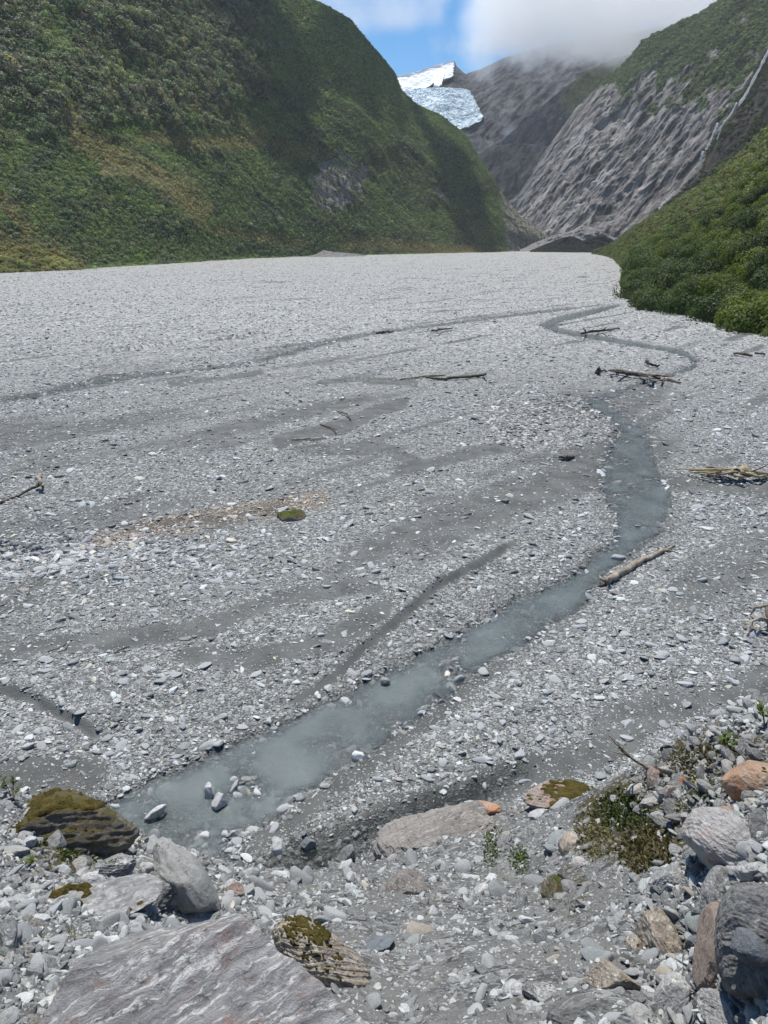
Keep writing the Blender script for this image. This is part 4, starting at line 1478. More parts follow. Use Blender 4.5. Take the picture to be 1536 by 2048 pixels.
# ------------------------------------------------------------------ near bank
def bank_mat():
    t = NT('moraine bank gravel')
    P = t.coord('Object')
    v1 = t.voro(P, 16)
    v2 = t.voro(P, 45)
    fine = t.noise(P, 120, 3, 0.7)
    med = t.noise(P, 1.6, 5, 0.62)
    def cell(v, lo, hi, pw):
        s = t.n('ShaderNodeSeparateColor')
        t.set(s.inputs[0], v.outputs['Color'])
        return t.mix(t.math('POWER', s.outputs[0], pw), lo, hi), s.outputs[1]
    c1, k1 = cell(v1, (0.06, 0.061, 0.061), (0.30, 0.302, 0.298), 1.9)
    c2, k2 = cell(v2, (0.05, 0.051, 0.051), (0.26, 0.262, 0.26), 1.9)
    g = t.mix(t.ramp(k1, 0.3, 0.5), c2, c1)
    silt = t.mix(fine, (0.06, 0.06, 0.058), (0.24, 0.238, 0.23))
    c = t.mix(t.ramp(med, 0.47, 0.62), g, silt)
    mo = t.attr('moss')
    mm = t.ramp(t.math('ADD', mo, t.math('MULTIPLY', t.math('SUBTRACT', t.noise(P, 7, 5, 0.7), 0.5), 1.5)), 0.45, 0.65)
    c = t.mix(mm, c, t.mix(fine, (0.035, 0.032, 0.018), (0.095, 0.082, 0.035)))
    h = t.math('ADD', t.math('MULTIPLY', v1.outputs['Distance'], -0.8), t.math('MULTIPLY', v2.outputs['Distance'], -0.4))
    t.bsdf(c, 0.9, t.bump(t.math('ADD', h, t.math('MULTIPLY', fine, 0.2)), 0.8, 0.03), 0.2)
    return t.m


bx, by, bzv = _GX.ravel(), _GY.ravel(), _Z.ravel()
me = mesh_np('near_bank', np.stack([bx, by, bzv], -1), grid_faces(BN, BN), smooth=True)
bpx, bpy_, _ = project(np.stack([bx, by, bzv], -1))


def soil_mask(px, py):
    q = fbm(px / 60, py / 45, 1.7, 3)
    m = 1 - sstep(0.7, 1.2, np.hypot((px - 1270) / 130, (py - 1640) / 95) + q * 0.5)
    m = np.maximum(m, 1 - sstep(0.7, 1.2, np.hypot((px - 1450) / 150, (py - 1530) / 75) + q * 0.5))
    m = np.maximum(m, 1 - sstep(0.7, 1.2, np.hypot((px - 150) / 110, (py - 1680) / 70) + q * 0.5))
    m = np.maximum(m, 0.5 * (1 - sstep(0.7, 1.2, np.hypot((px - 1130) / 60, (py - 1780) / 60) + q * 0.5)))
    return m


attr(me, 'moss', soil_mask(bpx, bpy_))
link('near_bank', me, bank_mat(), kind='structure', label='steep stony moraine bank in the foreground')

# ------------------------------------------------------------------ stones
PEB_MAT = pebble_mat('river stone')


def stone_tints(n, warm=None):
    v = np.clip(0.09 + 0.60 * rng.random(n) ** 1.95, 0, 0.70)
    T = v[:, None] * np.array([0.975, 1.0, 0.975])
    k = rng.random(n)
    T[k < 0.07] *= np.array([1.12, 0.98, 0.80])
    T[(k > 0.07) & (k < 0.13)] *= np.array([0.9, 0.99, 0.97])
    if warm is not None:
        T = T * (1 - warm[:, None]) + warm[:, None] * (v[:, None] * np.array([0.98, 0.76, 0.56]))
    return T


N = 560000
px = rng.uniform(-330, 1866, N)
py = 507 + (1830 - 507) * rng.random(N) ** 0.92
q = flat_pt(px, py)
x, y = q[:, 0], q[:, 1]
z, ch, sand = bed(x, y, gz, gch, g_sand)
dist = np.sqrt(x * x + y * y + H * H)
coarse = 1 + 0.7 * np.exp(-(((px - 1090) / 150) ** 2 + ((py - 850) / 65) ** 2)) + 0.9 * np.exp(-(((px - 150) / 260) ** 2 + ((py - 1115) / 45) ** 2)) \
    + 0.30 * np.exp(-(((px - 200) / 330) ** 2 + ((py - 1480) / 60) ** 2)) + 0.25 * np.exp(-(((px - 640) / 200) ** 2 + ((py - 1580) / 70) ** 2))
cov = (1 - 0.86 * sand) * (0.30 + 0.55 * sstep(-0.25, 0.35, fbm((x * PERP[0] + y * PERP[1]) / 3.0, (x * FLOW[0] + y * FLOW[1]) / 11.0, 2.2, 3)))
cov = np.maximum(cov, 0.95 * (coarse > 1.3))
RS = np.array([(190, 1088), (300, 1062), (420, 1035), (540, 1018), (640, 1000)], float)
d_, _, _ = seg_dist(np.stack([px, py], -1), RS, closed=False)
cov = np.where(d_ < 20, np.maximum(cov, 0.7), cov)
cov = np.where(ch > -0.05, np.where(z > WATER_Z - 0.14, 0.75, 0.38), cov)
dk = signed(np.stack([x, y], -1), DARK_CHANNEL) > -0.3
cov = np.where(dk, 0.16, cov)
hb = bank_h(x, y)
under = (np.abs(x) < 11.5) & (y < 14.8) & (hb > z + 0.02)
nobank = np.ones(N, bool)
for pl in BANKS[:4]:
    d_, sd_, arc_ = seg_dist(np.stack([x, y], -1), pl, closed=False)
    nobank &= ~((d_ < 0.10) & (arc_ > 0.03) & (arc_ < 0.97))
acc = (rng.random(N) < cov) & ~under & nobank
spx = 2.9 * np.maximum(rng.random(N), 1e-4) ** -0.38 * coarse
spx = np.where((ch > 0.1) & (y < 40), spx * 1.4, spx)
spx = np.minimum(spx, 27)
size = np.clip(spx * dist / FPX, 0.03, 0.36 + 0.45 * rng.random(N) ** 2 + 0.0006 * np.maximum(y - 60, 0))
acc &= ~((ch > -0.05) & (size * 0.5 < (WATER_Z - z) * 0.4) & (rng.random(N) < 0.35))
x, y, z, size, px, py, ch, dist, spx = (a[acc] for a in (x, y, z, size, px, py, ch, dist, spx))
n = len(x)
d, _, _ = seg_dist(np.stack([px, py], -1), np.array([(190, 1088), (300, 1062), (420, 1035), (540, 1018), (640, 1000)], float), closed=False)
warm = (1 - sstep(0.4, 1.5, d / 22 + 0.6 * rng.random(n))) * (rng.random(n) < 0.72)
warm = np.maximum(warm, 0.3 * np.exp(-(((px - 1090) / 150) ** 2 + ((py - 850) / 65) ** 2)))
tint = stone_tints(n, warm)
tall_ = np.where((ch > 0.05) & (y < 32) & (rng.random(n) < 0.4), 2.2, 1.0)
scl_z0 = size * 0.3 * tall_
tint[(ch > -0.12) & (scl_z0 < 0.75 * (WATER_Z - z) + 0.03)] *= 0.4
scl = np.stack([size * 0.5 * rng.uniform(0.8, 1.25, n), size * 0.5 * rng.uniform(0.45, 0.9, n), size * 0.5 * rng.uniform(0.16, 0.42, n)], -1)
rot = np.stack([rng.normal(0, 0.22, n), rng.normal(0, 0.22, n), rng.uniform(0, 6.28, n)], -1)
scl[:, 2] *= tall_
pos = np.stack([x, y, z + scl[:, 2] * np.where(tall_ > 1, 0.6, 0.2)], -1)
order = np.argsort(-size / dist * ((px > -20) & (px < 1556) & (py < 1740)))
top, rest = order[:300], order[300:]
scatter('gravel', pos[rest], scl[rest], rot[rest], tint[rest], pebble_protos(PEB_MAT), 'countless grey river stones and gravel spread over the flat', 'gravel')
ST = [stone_mat('pale river stone', (0.46, 0.47, 0.47)), stone_mat('grey river stone', (0.30, 0.315, 0.32)), stone_mat('greenish river stone', (0.27, 0.31, 0.305)),
      stone_mat('tan river stone', (0.42, 0.35, 0.26)), stone_mat('wet river stone', (0.13, 0.14, 0.14))]
stone_me = {}


def stone_mesh(v, k):
    if (v, k) not in stone_me:
        V, F = rock_verts(3, 300 + v, planes=9, rough=0.12, cut=(0.5, 0.85), foliation=0.02)
        m = mesh_np('river_stone', V, F, smooth=True)
        m.materials.append(ST[k])
        stone_me[(v, k)] = m
    return stone_me[(v, k)]


for i in top:
    wm = warm[i]
    k = 3 if wm > 0.4 else (0 if random.random() < 0.72 else random.choice([1, 1, 2]))
    instream = ch[i] > 0.0
    LM = [(420, 1035, 'on the rusty brown gravel strip'), (440, 1600, 'near the white block in the stream'), (1275, 1130, 'beside the long bleached log'),
          (1470, 945, 'near the heap of straw-coloured roots'), (1090, 850, 'in the coarse stone bar left of the stream bend'), (100, 1130, 'in the coarse stones below the left puddle'),
          (120, 1290, 'on the sandy stretch by the bent twig'), (450, 1230, 'on the sandy stretch in the middle of the flat'), (650, 1330, 'by the dark cut bank'),
          (60, 1470, 'below the curved cut bank at the left edge'), (330, 1500, 'in the gravel left of the near stream'), (640, 1580, 'on the gravel bar right of the near stream'),
          (1000, 1400, 'on the gravel spread right of the stream'), (1290, 1225, 'around the lone rounded grey stone'), (1440, 1360, 'on the sand near the right edge'),
          (1130, 1540, 'on the silt by the dark channel'), (860, 1330, 'at the right margin of the stream'), (950, 1090, 'on the gravel left of the stream narrows'),
          (700, 1010, 'on the gravel right of the mossy clump'), (80, 970, 'near the forked branch at the left'), (1300, 1450, 'above the mossy crest of the right bank'), (1240, 960, 'by the wide pool of the stream')]
    spot = min(LM, key=lambda q: (q[0] - px[i]) ** 2 + 3 * (q[1] - py[i]) ** 2)[2]
    tone = ('pale', 'grey', 'greenish', 'tan')[k]
    shp = 'long' if scl[i][0] > 1.6 * scl[i][1] else ('rounded' if scl[i][0] < 1.15 * scl[i][1] else 'oval')
    lab, grp = '%s %s stone %s' % (shp, tone, spot), 'stones ' + spot
    o = link('river_stone', stone_mesh(random.randrange(8), k), None, label=lab, cat='stone', group=grp, loc=pos[i], rot=rot[i])
    o.scale = scl[i]

# pebbles of the near bank
N = 130000
px = rng.uniform(-300, 1836, N)
py = rng.uniform(1400, 2230, N)
hit, ok = bank_hit(px, py)
so = soil_mask(px, py)
q = fbm(px / 70, py / 50, 6.0, 3)
ok &= rng.random(N) < (1 - 0.40 * so) * (0.78 + 0.7 * np.clip(q + 0.2, -0.4, 0.4))
hit, px, py, so, q = hit[ok], px[ok], py[ok], so[ok], q[ok]
n = len(hit)
dist = np.linalg.norm(hit - (0, 0, H), axis=1)
leftc = sstep(700, 420, px) * sstep(1600, 1720, py)
rightc = sstep(1200, 1380, px)
spx = (4.4 + 3.2 * leftc + 4.2 * rightc) * np.maximum(rng.random(n), 1e-4) ** -0.36
spx = np.minimum(spx, 46)
size = spx * dist / FPX
scl = np.stack([size * 0.5 * rng.uniform(0.8, 1.25, n), size * 0.5 * rng.uniform(0.4, 0.9, n), size * 0.5 * rng.uniform(0.2, 0.5, n)], -1)
rot = np.stack([rng.normal(-0.35, 0.35, n), rng.normal(0, 0.35, n), rng.uniform(0, 6.28, n)], -1)
tint = stone_tints(n, 0.35 * so * rng.random(n)) * (0.85 - 0.3 * so)[:, None]
pos = hit + np.stack([np.zeros(n), np.zeros(n), scl[:, 2] * 0.3], -1)
vis = (px > 0) & (px < 1536) & (py < 2040)
order = np.argsort(-spx * vis * (so < 0.25))
top, rest = order[:180], order[180:]
scatter('bank_gravel', pos[rest], scl[rest], rot[rest], tint[rest], pebble_protos(PEB_MAT), 'loose grey pebbles covering the near bank', 'gravel')
for i in top:
    k = random.choices([0, 1, 2, 3], [0.5, 0.3, 0.1, 0.1])[0]
    LM = [(60, 1640, 'behind the mossy boulder'), (60, 1760, 'at the left edge above the moss-rimmed rock'), (240, 1700, 'between the mossy boulder and the pale slab'), (60, 1900, 'left of the huge boulder'),
          (60, 2010, 'in the bottom left corner'), (300, 1830, 'between the pale slab and the huge boulder'), (480, 1800, 'right of the pale curved slab'), (760, 1960, 'on the gravel right of the huge boulder'),
          (760, 1760, 'on the upper gravel chute'), (980, 1730, 'around the moss streaks'), (930, 1900, 'on the lower gravel chute'), (1130, 1880, 'between the chute and the tan banded rock'),
          (1180, 2010, 'at the bottom edge right of centre'), (1250, 1640, 'in the mossy soil'), (1420, 1560, 'left of the orange boulder'), (1420, 1800, 'around the dark crevice'), (1380, 1980, 'under the pinkish brown slab'), (1490, 2020, 'in the bottom right corner')]
    spot = min(LM, key=lambda q: (q[0] - px[i]) ** 2 + (q[1] - py[i]) ** 2)[2]
    tone = ('pale', 'grey', 'greenish', 'tan')[k]
    shp = 'long' if scl[i][0] > 1.6 * scl[i][1] else ('rounded' if scl[i][0] < 1.15 * scl[i][1] else 'angular')
    lab, grp = 'loose %s %s stone %s' % (shp, tone, spot), 'loose stones ' + spot
    o = link('loose_stone', stone_mesh(random.randrange(8), k), None, label=lab, cat='stone', group=grp, loc=pos[i], rot=rot[i])
    o.scale = scl[i]

# ------------------------------------------------------------------ boulders of the near bank
M_BIG = schist_mat('purple grey schist', (0.13, 0.128, 0.13), (0.46, 0.452, 0.445), (0.28, 0.15, 0.11), 0.55, 1.9, (0.9, 0.35, 0.5), 0.9, 1.0, bump=0.6)
M_GREY = schist_mat('grey schist', (0.15, 0.15, 0.148), (0.44, 0.44, 0.43), rust_amt=0.0, scale=3.0, rot=(0.4, 0.5, 0.3), vein=0.5)
M_PALE = schist_mat('pale schist', (0.27, 0.27, 0.255), (0.42, 0.42, 0.40), rust_amt=0.0, scale=1.6, rot=(0.2, 0.9, 0.3), vein=0.1, contrast=0.5, bump=0.3)
M_DARK = schist_mat('dark striped schist', (0.06, 0.062, 0.062), (0.40, 0.40, 0.39), rust_amt=0.0, scale=2.6, rot=(0.1, 0.15, 0.4), vein=0.8, bands=1.5)
M_TAN = schist_mat('tan banded schist', (0.17, 0.14, 0.105), (0.50, 0.44, 0.36), (0.42, 0.26, 0.12), 0.3, 2.8, (0.5, 0.7, 0.2), 0.5)
M_ORANGE = schist_mat('orange lichen boulder', (0.34, 0.22, 0.14), (0.56, 0.42, 0.31), (0.52, 0.17, 0.05), 0.9, 1.8, (0.2, 0.2, 0.3), 0.2, 0.6)
M_PINK = schist_mat('pale pink-stained boulder', (0.33, 0.31, 0.30), (0.58, 0.56, 0.54), (0.42, 0.22, 0.15), 0.55, 1.8, (0.3, 0.6, 0.7), 0.4, 0.8)
M_BROWN = schist_mat('pinkish brown slab', (0.22, 0.17, 0.14), (0.40, 0.33, 0.28), (0.34, 0.17, 0.1), 0.4, 2.4, (0.8, 0.2, 0.1), 0.15, 0.6)
M_BED = schist_mat('layered bank outcrop', (0.13, 0.12, 0.11), (0.38, 0.35, 0.32), (0.34, 0.2, 0.14), 0.15, 1.4, (0.5, -0.3, 0.7), 0.4, bands=1.6)
M_RED = schist_mat('red streaked schist', (0.17, 0.14, 0.12), (0.44, 0.37, 0.32), (0.35, 0.13, 0.09), 0.8, 2.2, (0.6, -0.4, 0.6), 0.3)
M_BLUE = schist_mat('blue grey schist', (0.13, 0.145, 0.16), (0.26, 0.285, 0.305), rust_amt=0, scale=2.2, vein=0.1, contrast=0.6)
M_SLATE = schist_mat('slate grey boulder', (0.12, 0.122, 0.12), (0.33, 0.325, 0.315), (0.3, 0.25, 0.18), 0.25, 1.8, (0.9, 0.3, 0.2), 0.2, 0.7)
M_WHITE = schist_mat('white veined rock', (0.32, 0.32, 0.31), (0.62, 0.62, 0.61), rust_amt=0, scale=3.2, vein=0.8)
M_SOIL = schist_mat('brown mossy boulder rock', (0.10, 0.085, 0.065), (0.30, 0.265, 0.21), (0.12, 0.085, 0.03), 0.7, 1.8, (0.3, 0.2, 0.6), 0.15, 0.8, moss=0.35)
MOSS = moss_mat('golden brown moss')
MOSS_G = moss_mat('green moss', (0.03, 0.042, 0.012), (0.11, 0.13, 0.03))


def moss_on(V, F, seed, thr, thick, up=(0, 0.1, 1.0)):
    """the upward patch of a rock's own surface, lifted and roughened"""
    A, B, C = V[F[:, 0]], V[F[:, 1]], V[F[:, 2]]
    nn = np.cross(B - A, C - A)
    nn /= np.maximum(np.linalg.norm(nn, axis=1), 1e-9)[:, None]
    up = np.array(up) / np.linalg.norm(up)
    cen = (A + B + C) / 3
    L = np.abs(V).max()
    sel = (nn @ up) + 0.45 * fbm(cen[:, 0] / L * 3 + seed, cen[:, 1] / L * 3, cen[:, 2] / L * 3, 3) + 0.25 * (cen[:, 2] / np.abs(V[:, 2]).max()) > thr
    Fs = F[sel]
    if len(Fs) < 8:
        return None
    used = np.unique(Fs)
    rm = np.full(len(V), -1)
    rm[used] = np.arange(len(used))
    vn = np.zeros_like(V)
    for j in range(3):
        np.add.at(vn, F[:, j], nn)
    vn /= np.maximum(np.linalg.norm(vn, axis=1), 1e-9)[:, None]
    bound = np.zeros(len(V), bool)
    cnt_all = np.bincount(F.ravel(), minlength=len(V))
    cnt = np.bincount(Fs.ravel(), minlength=len(V))
    bound = (cnt < cnt_all) & (cnt > 0)
    lift = thick * (0.7 + 0.9 * fbm(V[:, 0] / L * 14, V[:, 1] / L * 14, V[:, 2] / L * 14, 3))
    lift = np.where(bound, -thick * 0.3, np.maximum(lift, thick * 0.15))
    Vm = V + vn * lift[:, None]
    return mesh_np('moss', Vm[used], rm[Fs], smooth=True)


def boulder(name, px, py, w, h, mat, label, depth=0.8, roll=0.0, tilt=0.0, seed=0, sub=4, sink=0.0, planes=8, rough=0.16, fol=0.04, cut=(0.5, 0.85),
            moss=None, mthr=0.75, mthick=0.012, dist=None, cat='boulder', toward=0.0, group=None, facets=(), smooth=False):
    """rock whose outline is about w x h photo pixels, centred on the bank point seen at (px, py)"""
    if dist is None:
        hit, ok = bank_hit(px, py)
        c = hit[0]
        if not ok[0]:
            q = flat_pt(px, py)
            c = np.array([q[0], q[1], 0.0])
    else:
        d = ray(px, py)
        k = dist / math.hypot(d[0], d[1])
        c = np.array([0, 0, H]) + d * k
    D = np.linalg.norm(c - (0, 0, H))
    s = D / FPX
    V, F = rock_verts(sub, seed, planes, rough, cut, foliation=fol, facets=facets)
    V = V * np.array([w * s / 2, max(w, h) * s / 2 * depth, h * s / 2])
    # local frame: x to the right, z along the view's up direction, y away; then roll in the picture plane
    view = (c - (0, 0, H)) / D
    right = np.cross(view, (0, 0, 1))
    right /= np.linalg.norm(right)
    up = np.cross(right, view)
    R = np.stack([right, view, up], 1)
    cr, sr = math.cos(roll), math.sin(roll)
    Rr = np.array([[cr, 0, -sr], [0, 1, 0], [sr, 0, cr]])
    ct, st = math.cos(tilt), math.sin(tilt)
    Rt = np.array([[1, 0, 0], [0, ct, -st], [0, st, ct]])
    V = V @ (R @ Rr @ Rt).T
    base = c + view * (sink * s) - view * (toward * s)
    o = link(name, mesh_np(name, V, F, smooth=smooth), mat, label=label, cat=cat, loc=base, group=group)
    if moss is not None:
        mm = moss_on(V, F, seed, mthr, mthick * max(w, h) * s)
        if mm is not None:
            link('moss', mm, moss, o)
    return o


B = boulder
B('boulder', 390, 2112, 690, 520, M_BIG, 'huge purple-grey schist boulder with swirling white streaks at the bottom of the picture', 0.8, -0.06, 0.1, 11, 6, 40, 7, 0.07, 0.03, (0.6, 0.9), facets=((0.0, -0.1, 1.0, 0.55), (0.03, -0.86, 0.5, 0.30), (-0.8, 0.0, 0.6, 0.72), (0.8, 0.05, 0.6, 0.58)), smooth=True)
B('boulder', 105, 1668, 290, 140, M_SOIL, 'brown boulder with golden moss cap overhanging the stream on the left', 0.9, -0.28, 0.2, 12, 6, 45, 6, 0.15, 0.03, (0.6, 0.9), moss=MOSS, mthr=1.02, mthick=0.025, smooth=True)
B('boulder', 372, 1765, 72, 168, M_PALE, 'smooth pale grey curved slab leaning over a dark hollow', 0.5, 0.46, 0.1, 13, 5, 0, 6, 0.14, 0.01, (0.6, 0.9), toward=30, smooth=True)
B('boulder', 217, 1740, 92, 52, M_DARK, 'dark rock with white stripes left of the pale curved slab', 0.8, -0.05, 0.0, 14, 5, 0, 8, 0.12, 0.06, moss=MOSS, mthr=1.25)
B('boulder', 645, 1918, 185, 92, M_TAN, 'rounded banded boulder with moss along its crest above the gravel chute', 0.8, -0.62, 0.1, 15, 6, 0, 5, 0.1, 0.05, (0.65, 0.92), moss=MOSS, mthr=0.95, mthick=0.03, toward=85)
B('boulder', 305, 1790, 95, 75, M_SLATE, 'dark rock forming the hollow beside the pale curved slab', 0.9, 0.3, 0.2, 16, 5, 20, 9, 0.2, 0.05, moss=MOSS, mthr=1.15)
B('boulder', 165, 1815, 260, 80, M_GREY, 'long low rock with a golden moss rim in the left foreground', 0.7, -0.1, 0.3, 17, 5, 25, 8, 0.15, 0.04, moss=MOSS, mthr=1.08, mthick=0.045)
B('boulder', 875, 1668, 250, 120, M_BED, 'layered grey-tan outcrop at the foot of the bank beside the dark channel', 1.0, 0.35, 0.3, 18, 6, 20, 9, 0.16, 0.06)
B('boulder', 965, 1626, 72, 44, M_ORANGE, 'small white and orange rock perched on the layered outcrop', 0.8, 0.1, 0.0, 19, 4, -8, 8, 0.14, 0.03, moss=MOSS, mthr=1.25)
B('boulder', 1128, 1600, 150, 66, M_RED, 'red-streaked rock with a mossy crest at the far edge of the bank', 0.8, 0.12, 0.2, 20, 5, 8, 7, 0.12, 0.06, moss=MOSS, mthr=0.95, mthick=0.025)
B('boulder', 1518, 1570, 118, 84, M_ORANGE, 'rounded orange lichen-covered boulder at the right edge', 0.9, 0.15, 0.0, 21, 5, -12, 6, 0.1, 0.0, (0.7, 0.92), moss=MOSS, mthr=1.3)
B('boulder', 1452, 1700, 150, 118, M_PINK, 'large pale boulder with pink stain above the dark crevice on the right', 0.9, -0.4, 0.1, 22, 6, -10, 7, 0.1, 0.03, (0.62, 0.9))
B('boulder', 1345, 1765, 78, 74, M_GREY, 'striated grey rock left of the dark crevice', 0.8, 0.6, 0.1, 23, 5, 0, 7, 0.14, 0.06)
B('boulder', 1432, 1796, 50, 108, M_GREY, 'upright striated grey slab beside the dark crevice', 0.6, -0.05, 0.0, 24, 5, 0, 7, 0.12, 0.06)
B('boulder', 1432, 1905, 70, 150, M_BROWN, 'pinkish brown pointed slab leaning between darker rocks', 0.6, 0.18, 0.1, 25, 5, 0, 8, 0.14, 0.02, toward=12)
B('boulder', 1520, 1905, 135, 200, M_SLATE, 'big slate-grey boulder overhanging a black hollow at the right edge', 0.8, 0.35, 0.2, 26, 6, 0, 8, 0.14, 0.05, toward=20)
B('rock', 1498, 1895, 62, 44, M_BLUE, 'flat oval grey stone lying on the slate-grey boulder', 0.8, -0.3, 0.0, 27, 4, -125, 5, 0.06, 0.0, (0.7, 0.95), cat='rock')
B('boulder', 1318, 1900, 78, 125, M_TAN, 'tan banded rock with white layers right of the gravel chute', 0.8, 0.45, 0.1, 28, 5, -5, 8, 0.14, 0.07, moss=MOSS, mthr=1.3)
B('rock', 1393, 1900, 36, 44, M_BLUE, 'dark blue-grey rock wedged beside the pinkish brown slab', 0.9, 0.2, 0, 29, 4, -4, 8, cat='rock')
B('rock', 1348, 2005, 60, 80, M_WHITE, 'white veined rock at the bottom right of the bank', 0.8, -0.3, 0.1, 30, 5, -5, 8, 0.14, 0.05, cat='rock')
B('boulder', 1450, 2030, 120, 62, M_GREY, 'low grey striped boulder at the bottom right corner', 0.9, 0.05, 0.1, 31, 5, 0, 8)
B('boulder', 815, 1788, 92, 78, M_BED, 'striated slab half buried in the gravel chute', 0.7, 0.6, 0.3, 32, 5, 14, 7, 0.12, 0.06)
B('rock', 970, 1786, 46, 34, M_WHITE, 'pale layered rock in the middle of the gravel chute', 0.8, 0.2, 0, 33, 4, -2, 9, cat='rock')
B('rock', 1158, 1731, 30, 30, M_PINK, 'small round rock with a red spot below the green mat', 0.9, 0, 0, 34, 4, -6, 5, 0.08, 0.0, (0.7, 0.92), cat='rock')
B('rock', 1110, 1788, 50, 58, M_SOIL, 'rounded rock furred with green moss on the gravel chute', 0.8, 0.3, 0, 35, 4, -4, 6, 0.1, 0.0, (0.65, 0.9), moss=MOSS_G, mthr=1.05, mthick=0.02, cat='rock')
B('rock', 1044, 1812, 22, 68, M_GREY, 'thin upright grey sliver standing in the gravel', 0.6, -0.1, 0, 36, 4, -6, 9, cat='rock')
B('rock', 1140, 1692, 42, 56, M_TAN, 'tan rock at the edge of the mossy soil', 0.8, 0.3, 0, 37, 4, -4, 8, moss=MOSS, mthr=1.2, cat='rock')
B('rock', 886, 1735, 30, 34, M_GREY, 'rounded grey rock below the layered outcrop', 0.8, 0.2, 0, 38, 4, -5, 6, cat='rock')
B('rock', 995, 1855, 40, 26, M_GREY, 'squat grey rock on the lower gravel chute', 0.8, 0.1, 0, 39, 4, -3, 8, cat='rock')
B('boulder', 1218, 1965, 100, 62, M_TAN, 'squarish tan-grey rock under the tan banded rock', 0.8, -0.15, 0.1, 40, 5, 4, 9, 0.12, 0.05)
B('rock', 1090, 1996, 80, 46, M_DARK, 'rock with swirling grey bands near the bottom edge', 0.8, -0.15, 0.2, 41, 5, 0, 7, cat='rock')
B('rock', 1036, 1988, 58, 44, M_WHITE, 'pale folded rock next to the swirling banded rock', 0.8, 0.2, 0.2, 42, 4, 0, 8, cat='rock')
B('rock', 1066, 2026, 34, 36, M_WHITE, 'white crescent-shaped stone near the bottom edge', 0.6, 0.4, 0, 43, 4, -4, 8, cat='rock')
B('rock', 1165, 2035, 120, 60, M_SLATE, 'dark grey striped slab at the bottom edge right of centre', 0.9, 0.35, 0.3, 44, 5, 8, 8, cat='rock')
B('rock', 1272, 2040, 70, 50, M_PALE, 'pale smooth rock at the bottom edge', 0.9, 0.1, 0, 45, 4, 0, 6, cat='rock')
B('rock', 748, 1892, 84, 24, M_BLUE, 'flat blue-grey slab embedded in the gravel chute', 1.2, 0.25, 0.2, 46, 4, 2, 7, 0.08, 0.0, cat='rock')
B('rock', 1268, 1898, 34, 46, M_TAN, 'small brown rock with yellow moss beside the tan banded rock', 0.9, 0, 0, 47, 4, -4, 8, moss=MOSS, mthr=1.1, cat='rock')
B('rock', 1348, 1590, 40, 38, M_PINK, 'white and pink rock in the mossy soil on the right', 0.8, -0.4, 0, 48, 4, -6, 9, cat='rock')
B('rock', 1310, 1562, 32, 50, M_RED, 'reddish brown upright rock at the end of the grey branch', 0.8, 0.2, 0, 49, 4, -8, 9, cat='rock')
B('rock', 1363, 1565, 22, 36, M_ORANGE, 'small tan upright rock near the yellow flowers', 0.8, -0.3, 0, 50, 4, -6, 9, cat='rock')
B('rock', 1336, 1538, 34, 20, M_TAN, 'flat tan rock on the crest of the right bank', 0.8, 0.1, 0, 51, 4, -6, 9, cat='rock')
B('rock', 1410, 1640, 50, 34, M_BLUE, 'grey rock above the large pale boulder', 0.8, 0.3, 0, 52, 4, -4, 9, cat='rock')
B('rock', 1452, 1628, 40, 26, M_ORANGE, 'small peach-coloured rock above the large pale boulder', 0.8, 0.4, 0, 53, 4, -6, 9, cat='rock')
B('rock', 1518, 1660, 36, 70, M_SLATE, 'dark upright slab between the orange and the pale boulder', 0.7, 0.1, 0, 54, 4, 0, 9, cat='rock')
B('rock', 1508, 1745, 62, 34, M_WHITE, 'white rock below the large pale boulder', 0.8, 0.4, 0, 55, 4, -8, 9, cat='rock')
B('rock', 1500, 1790, 70, 40, M_DARK, 'curved dark striped rock above the slate-grey boulder', 0.8, 0.35, 0, 56, 4, -4, 9, cat='rock')
B('rock', 1522, 1812, 52, 30, M_BLUE, 'long blue-grey slab by the right edge', 0.7, 0.75, 0, 57, 4, -8, 8, cat='rock')
B('rock', 1470, 1990, 40, 30, M_PALE, 'pale stone in the shadow of the slate-grey boulder', 0.8, 0.2, 0, 58, 4, -4, 8, cat='rock')
B('rock', 56, 1690, 36, 26, M_WHITE, 'white angular rock on the left bank below the mossy boulder', 0.8, 0.1, 0, 59, 4, -5, 9, cat='rock')
B('rock', 26, 1706, 56, 26, M_PALE, 'flat pale slab at the left edge', 0.8, -0.25, 0, 60, 4, -5, 7, cat='rock')
B('rock', 277, 1792, 26, 30, M_WHITE, 'small white rock in front of the dark hollow', 0.8, 0.2, 0, 61, 4, -18, 7, cat='rock')
B('rock', 212, 1815, 84, 44, M_GREY, 'wedge-shaped grey rock behind the huge boulder', 0.8, 0.1, 0, 62, 4, -12, 9, cat='rock')
B('rock', 288, 1830, 46, 32, M_PALE, 'rounded flat grey stone resting against the huge boulder', 0.8, 0, 0, 63, 4, -10, 6, cat='rock')
B('rock', 292, 1740, 36, 30, M_WHITE, 'white folded rock right of the striped dark rock', 0.8, 0.3, 0, 64, 4, -6, 9, cat='rock')
B('rock', 180, 1765, 50, 36, M_WHITE, 'pale angular rock below the striped dark rock', 0.8, -0.4, 0, 65, 4, -6, 9, cat='rock')
B('rock', 18, 1890, 40, 80, M_DARK, 'dark grey rock at the left edge beside the huge boulder', 0.8, -0.2, 0, 66, 4, 0, 9, cat='rock')
B('rock', 470, 1790, 34, 40, M_RED, 'reddish rock at the foot of the pale curved slab', 0.8, -0.3, 0, 67, 4, -2, 9, cat='rock')
B('rock', 556, 1694, 26, 36, M_WHITE, 'upright white-striped stone at the water edge below the bank', 0.7, -0.3, 0, 68, 4, 0, 9, cat='rock')
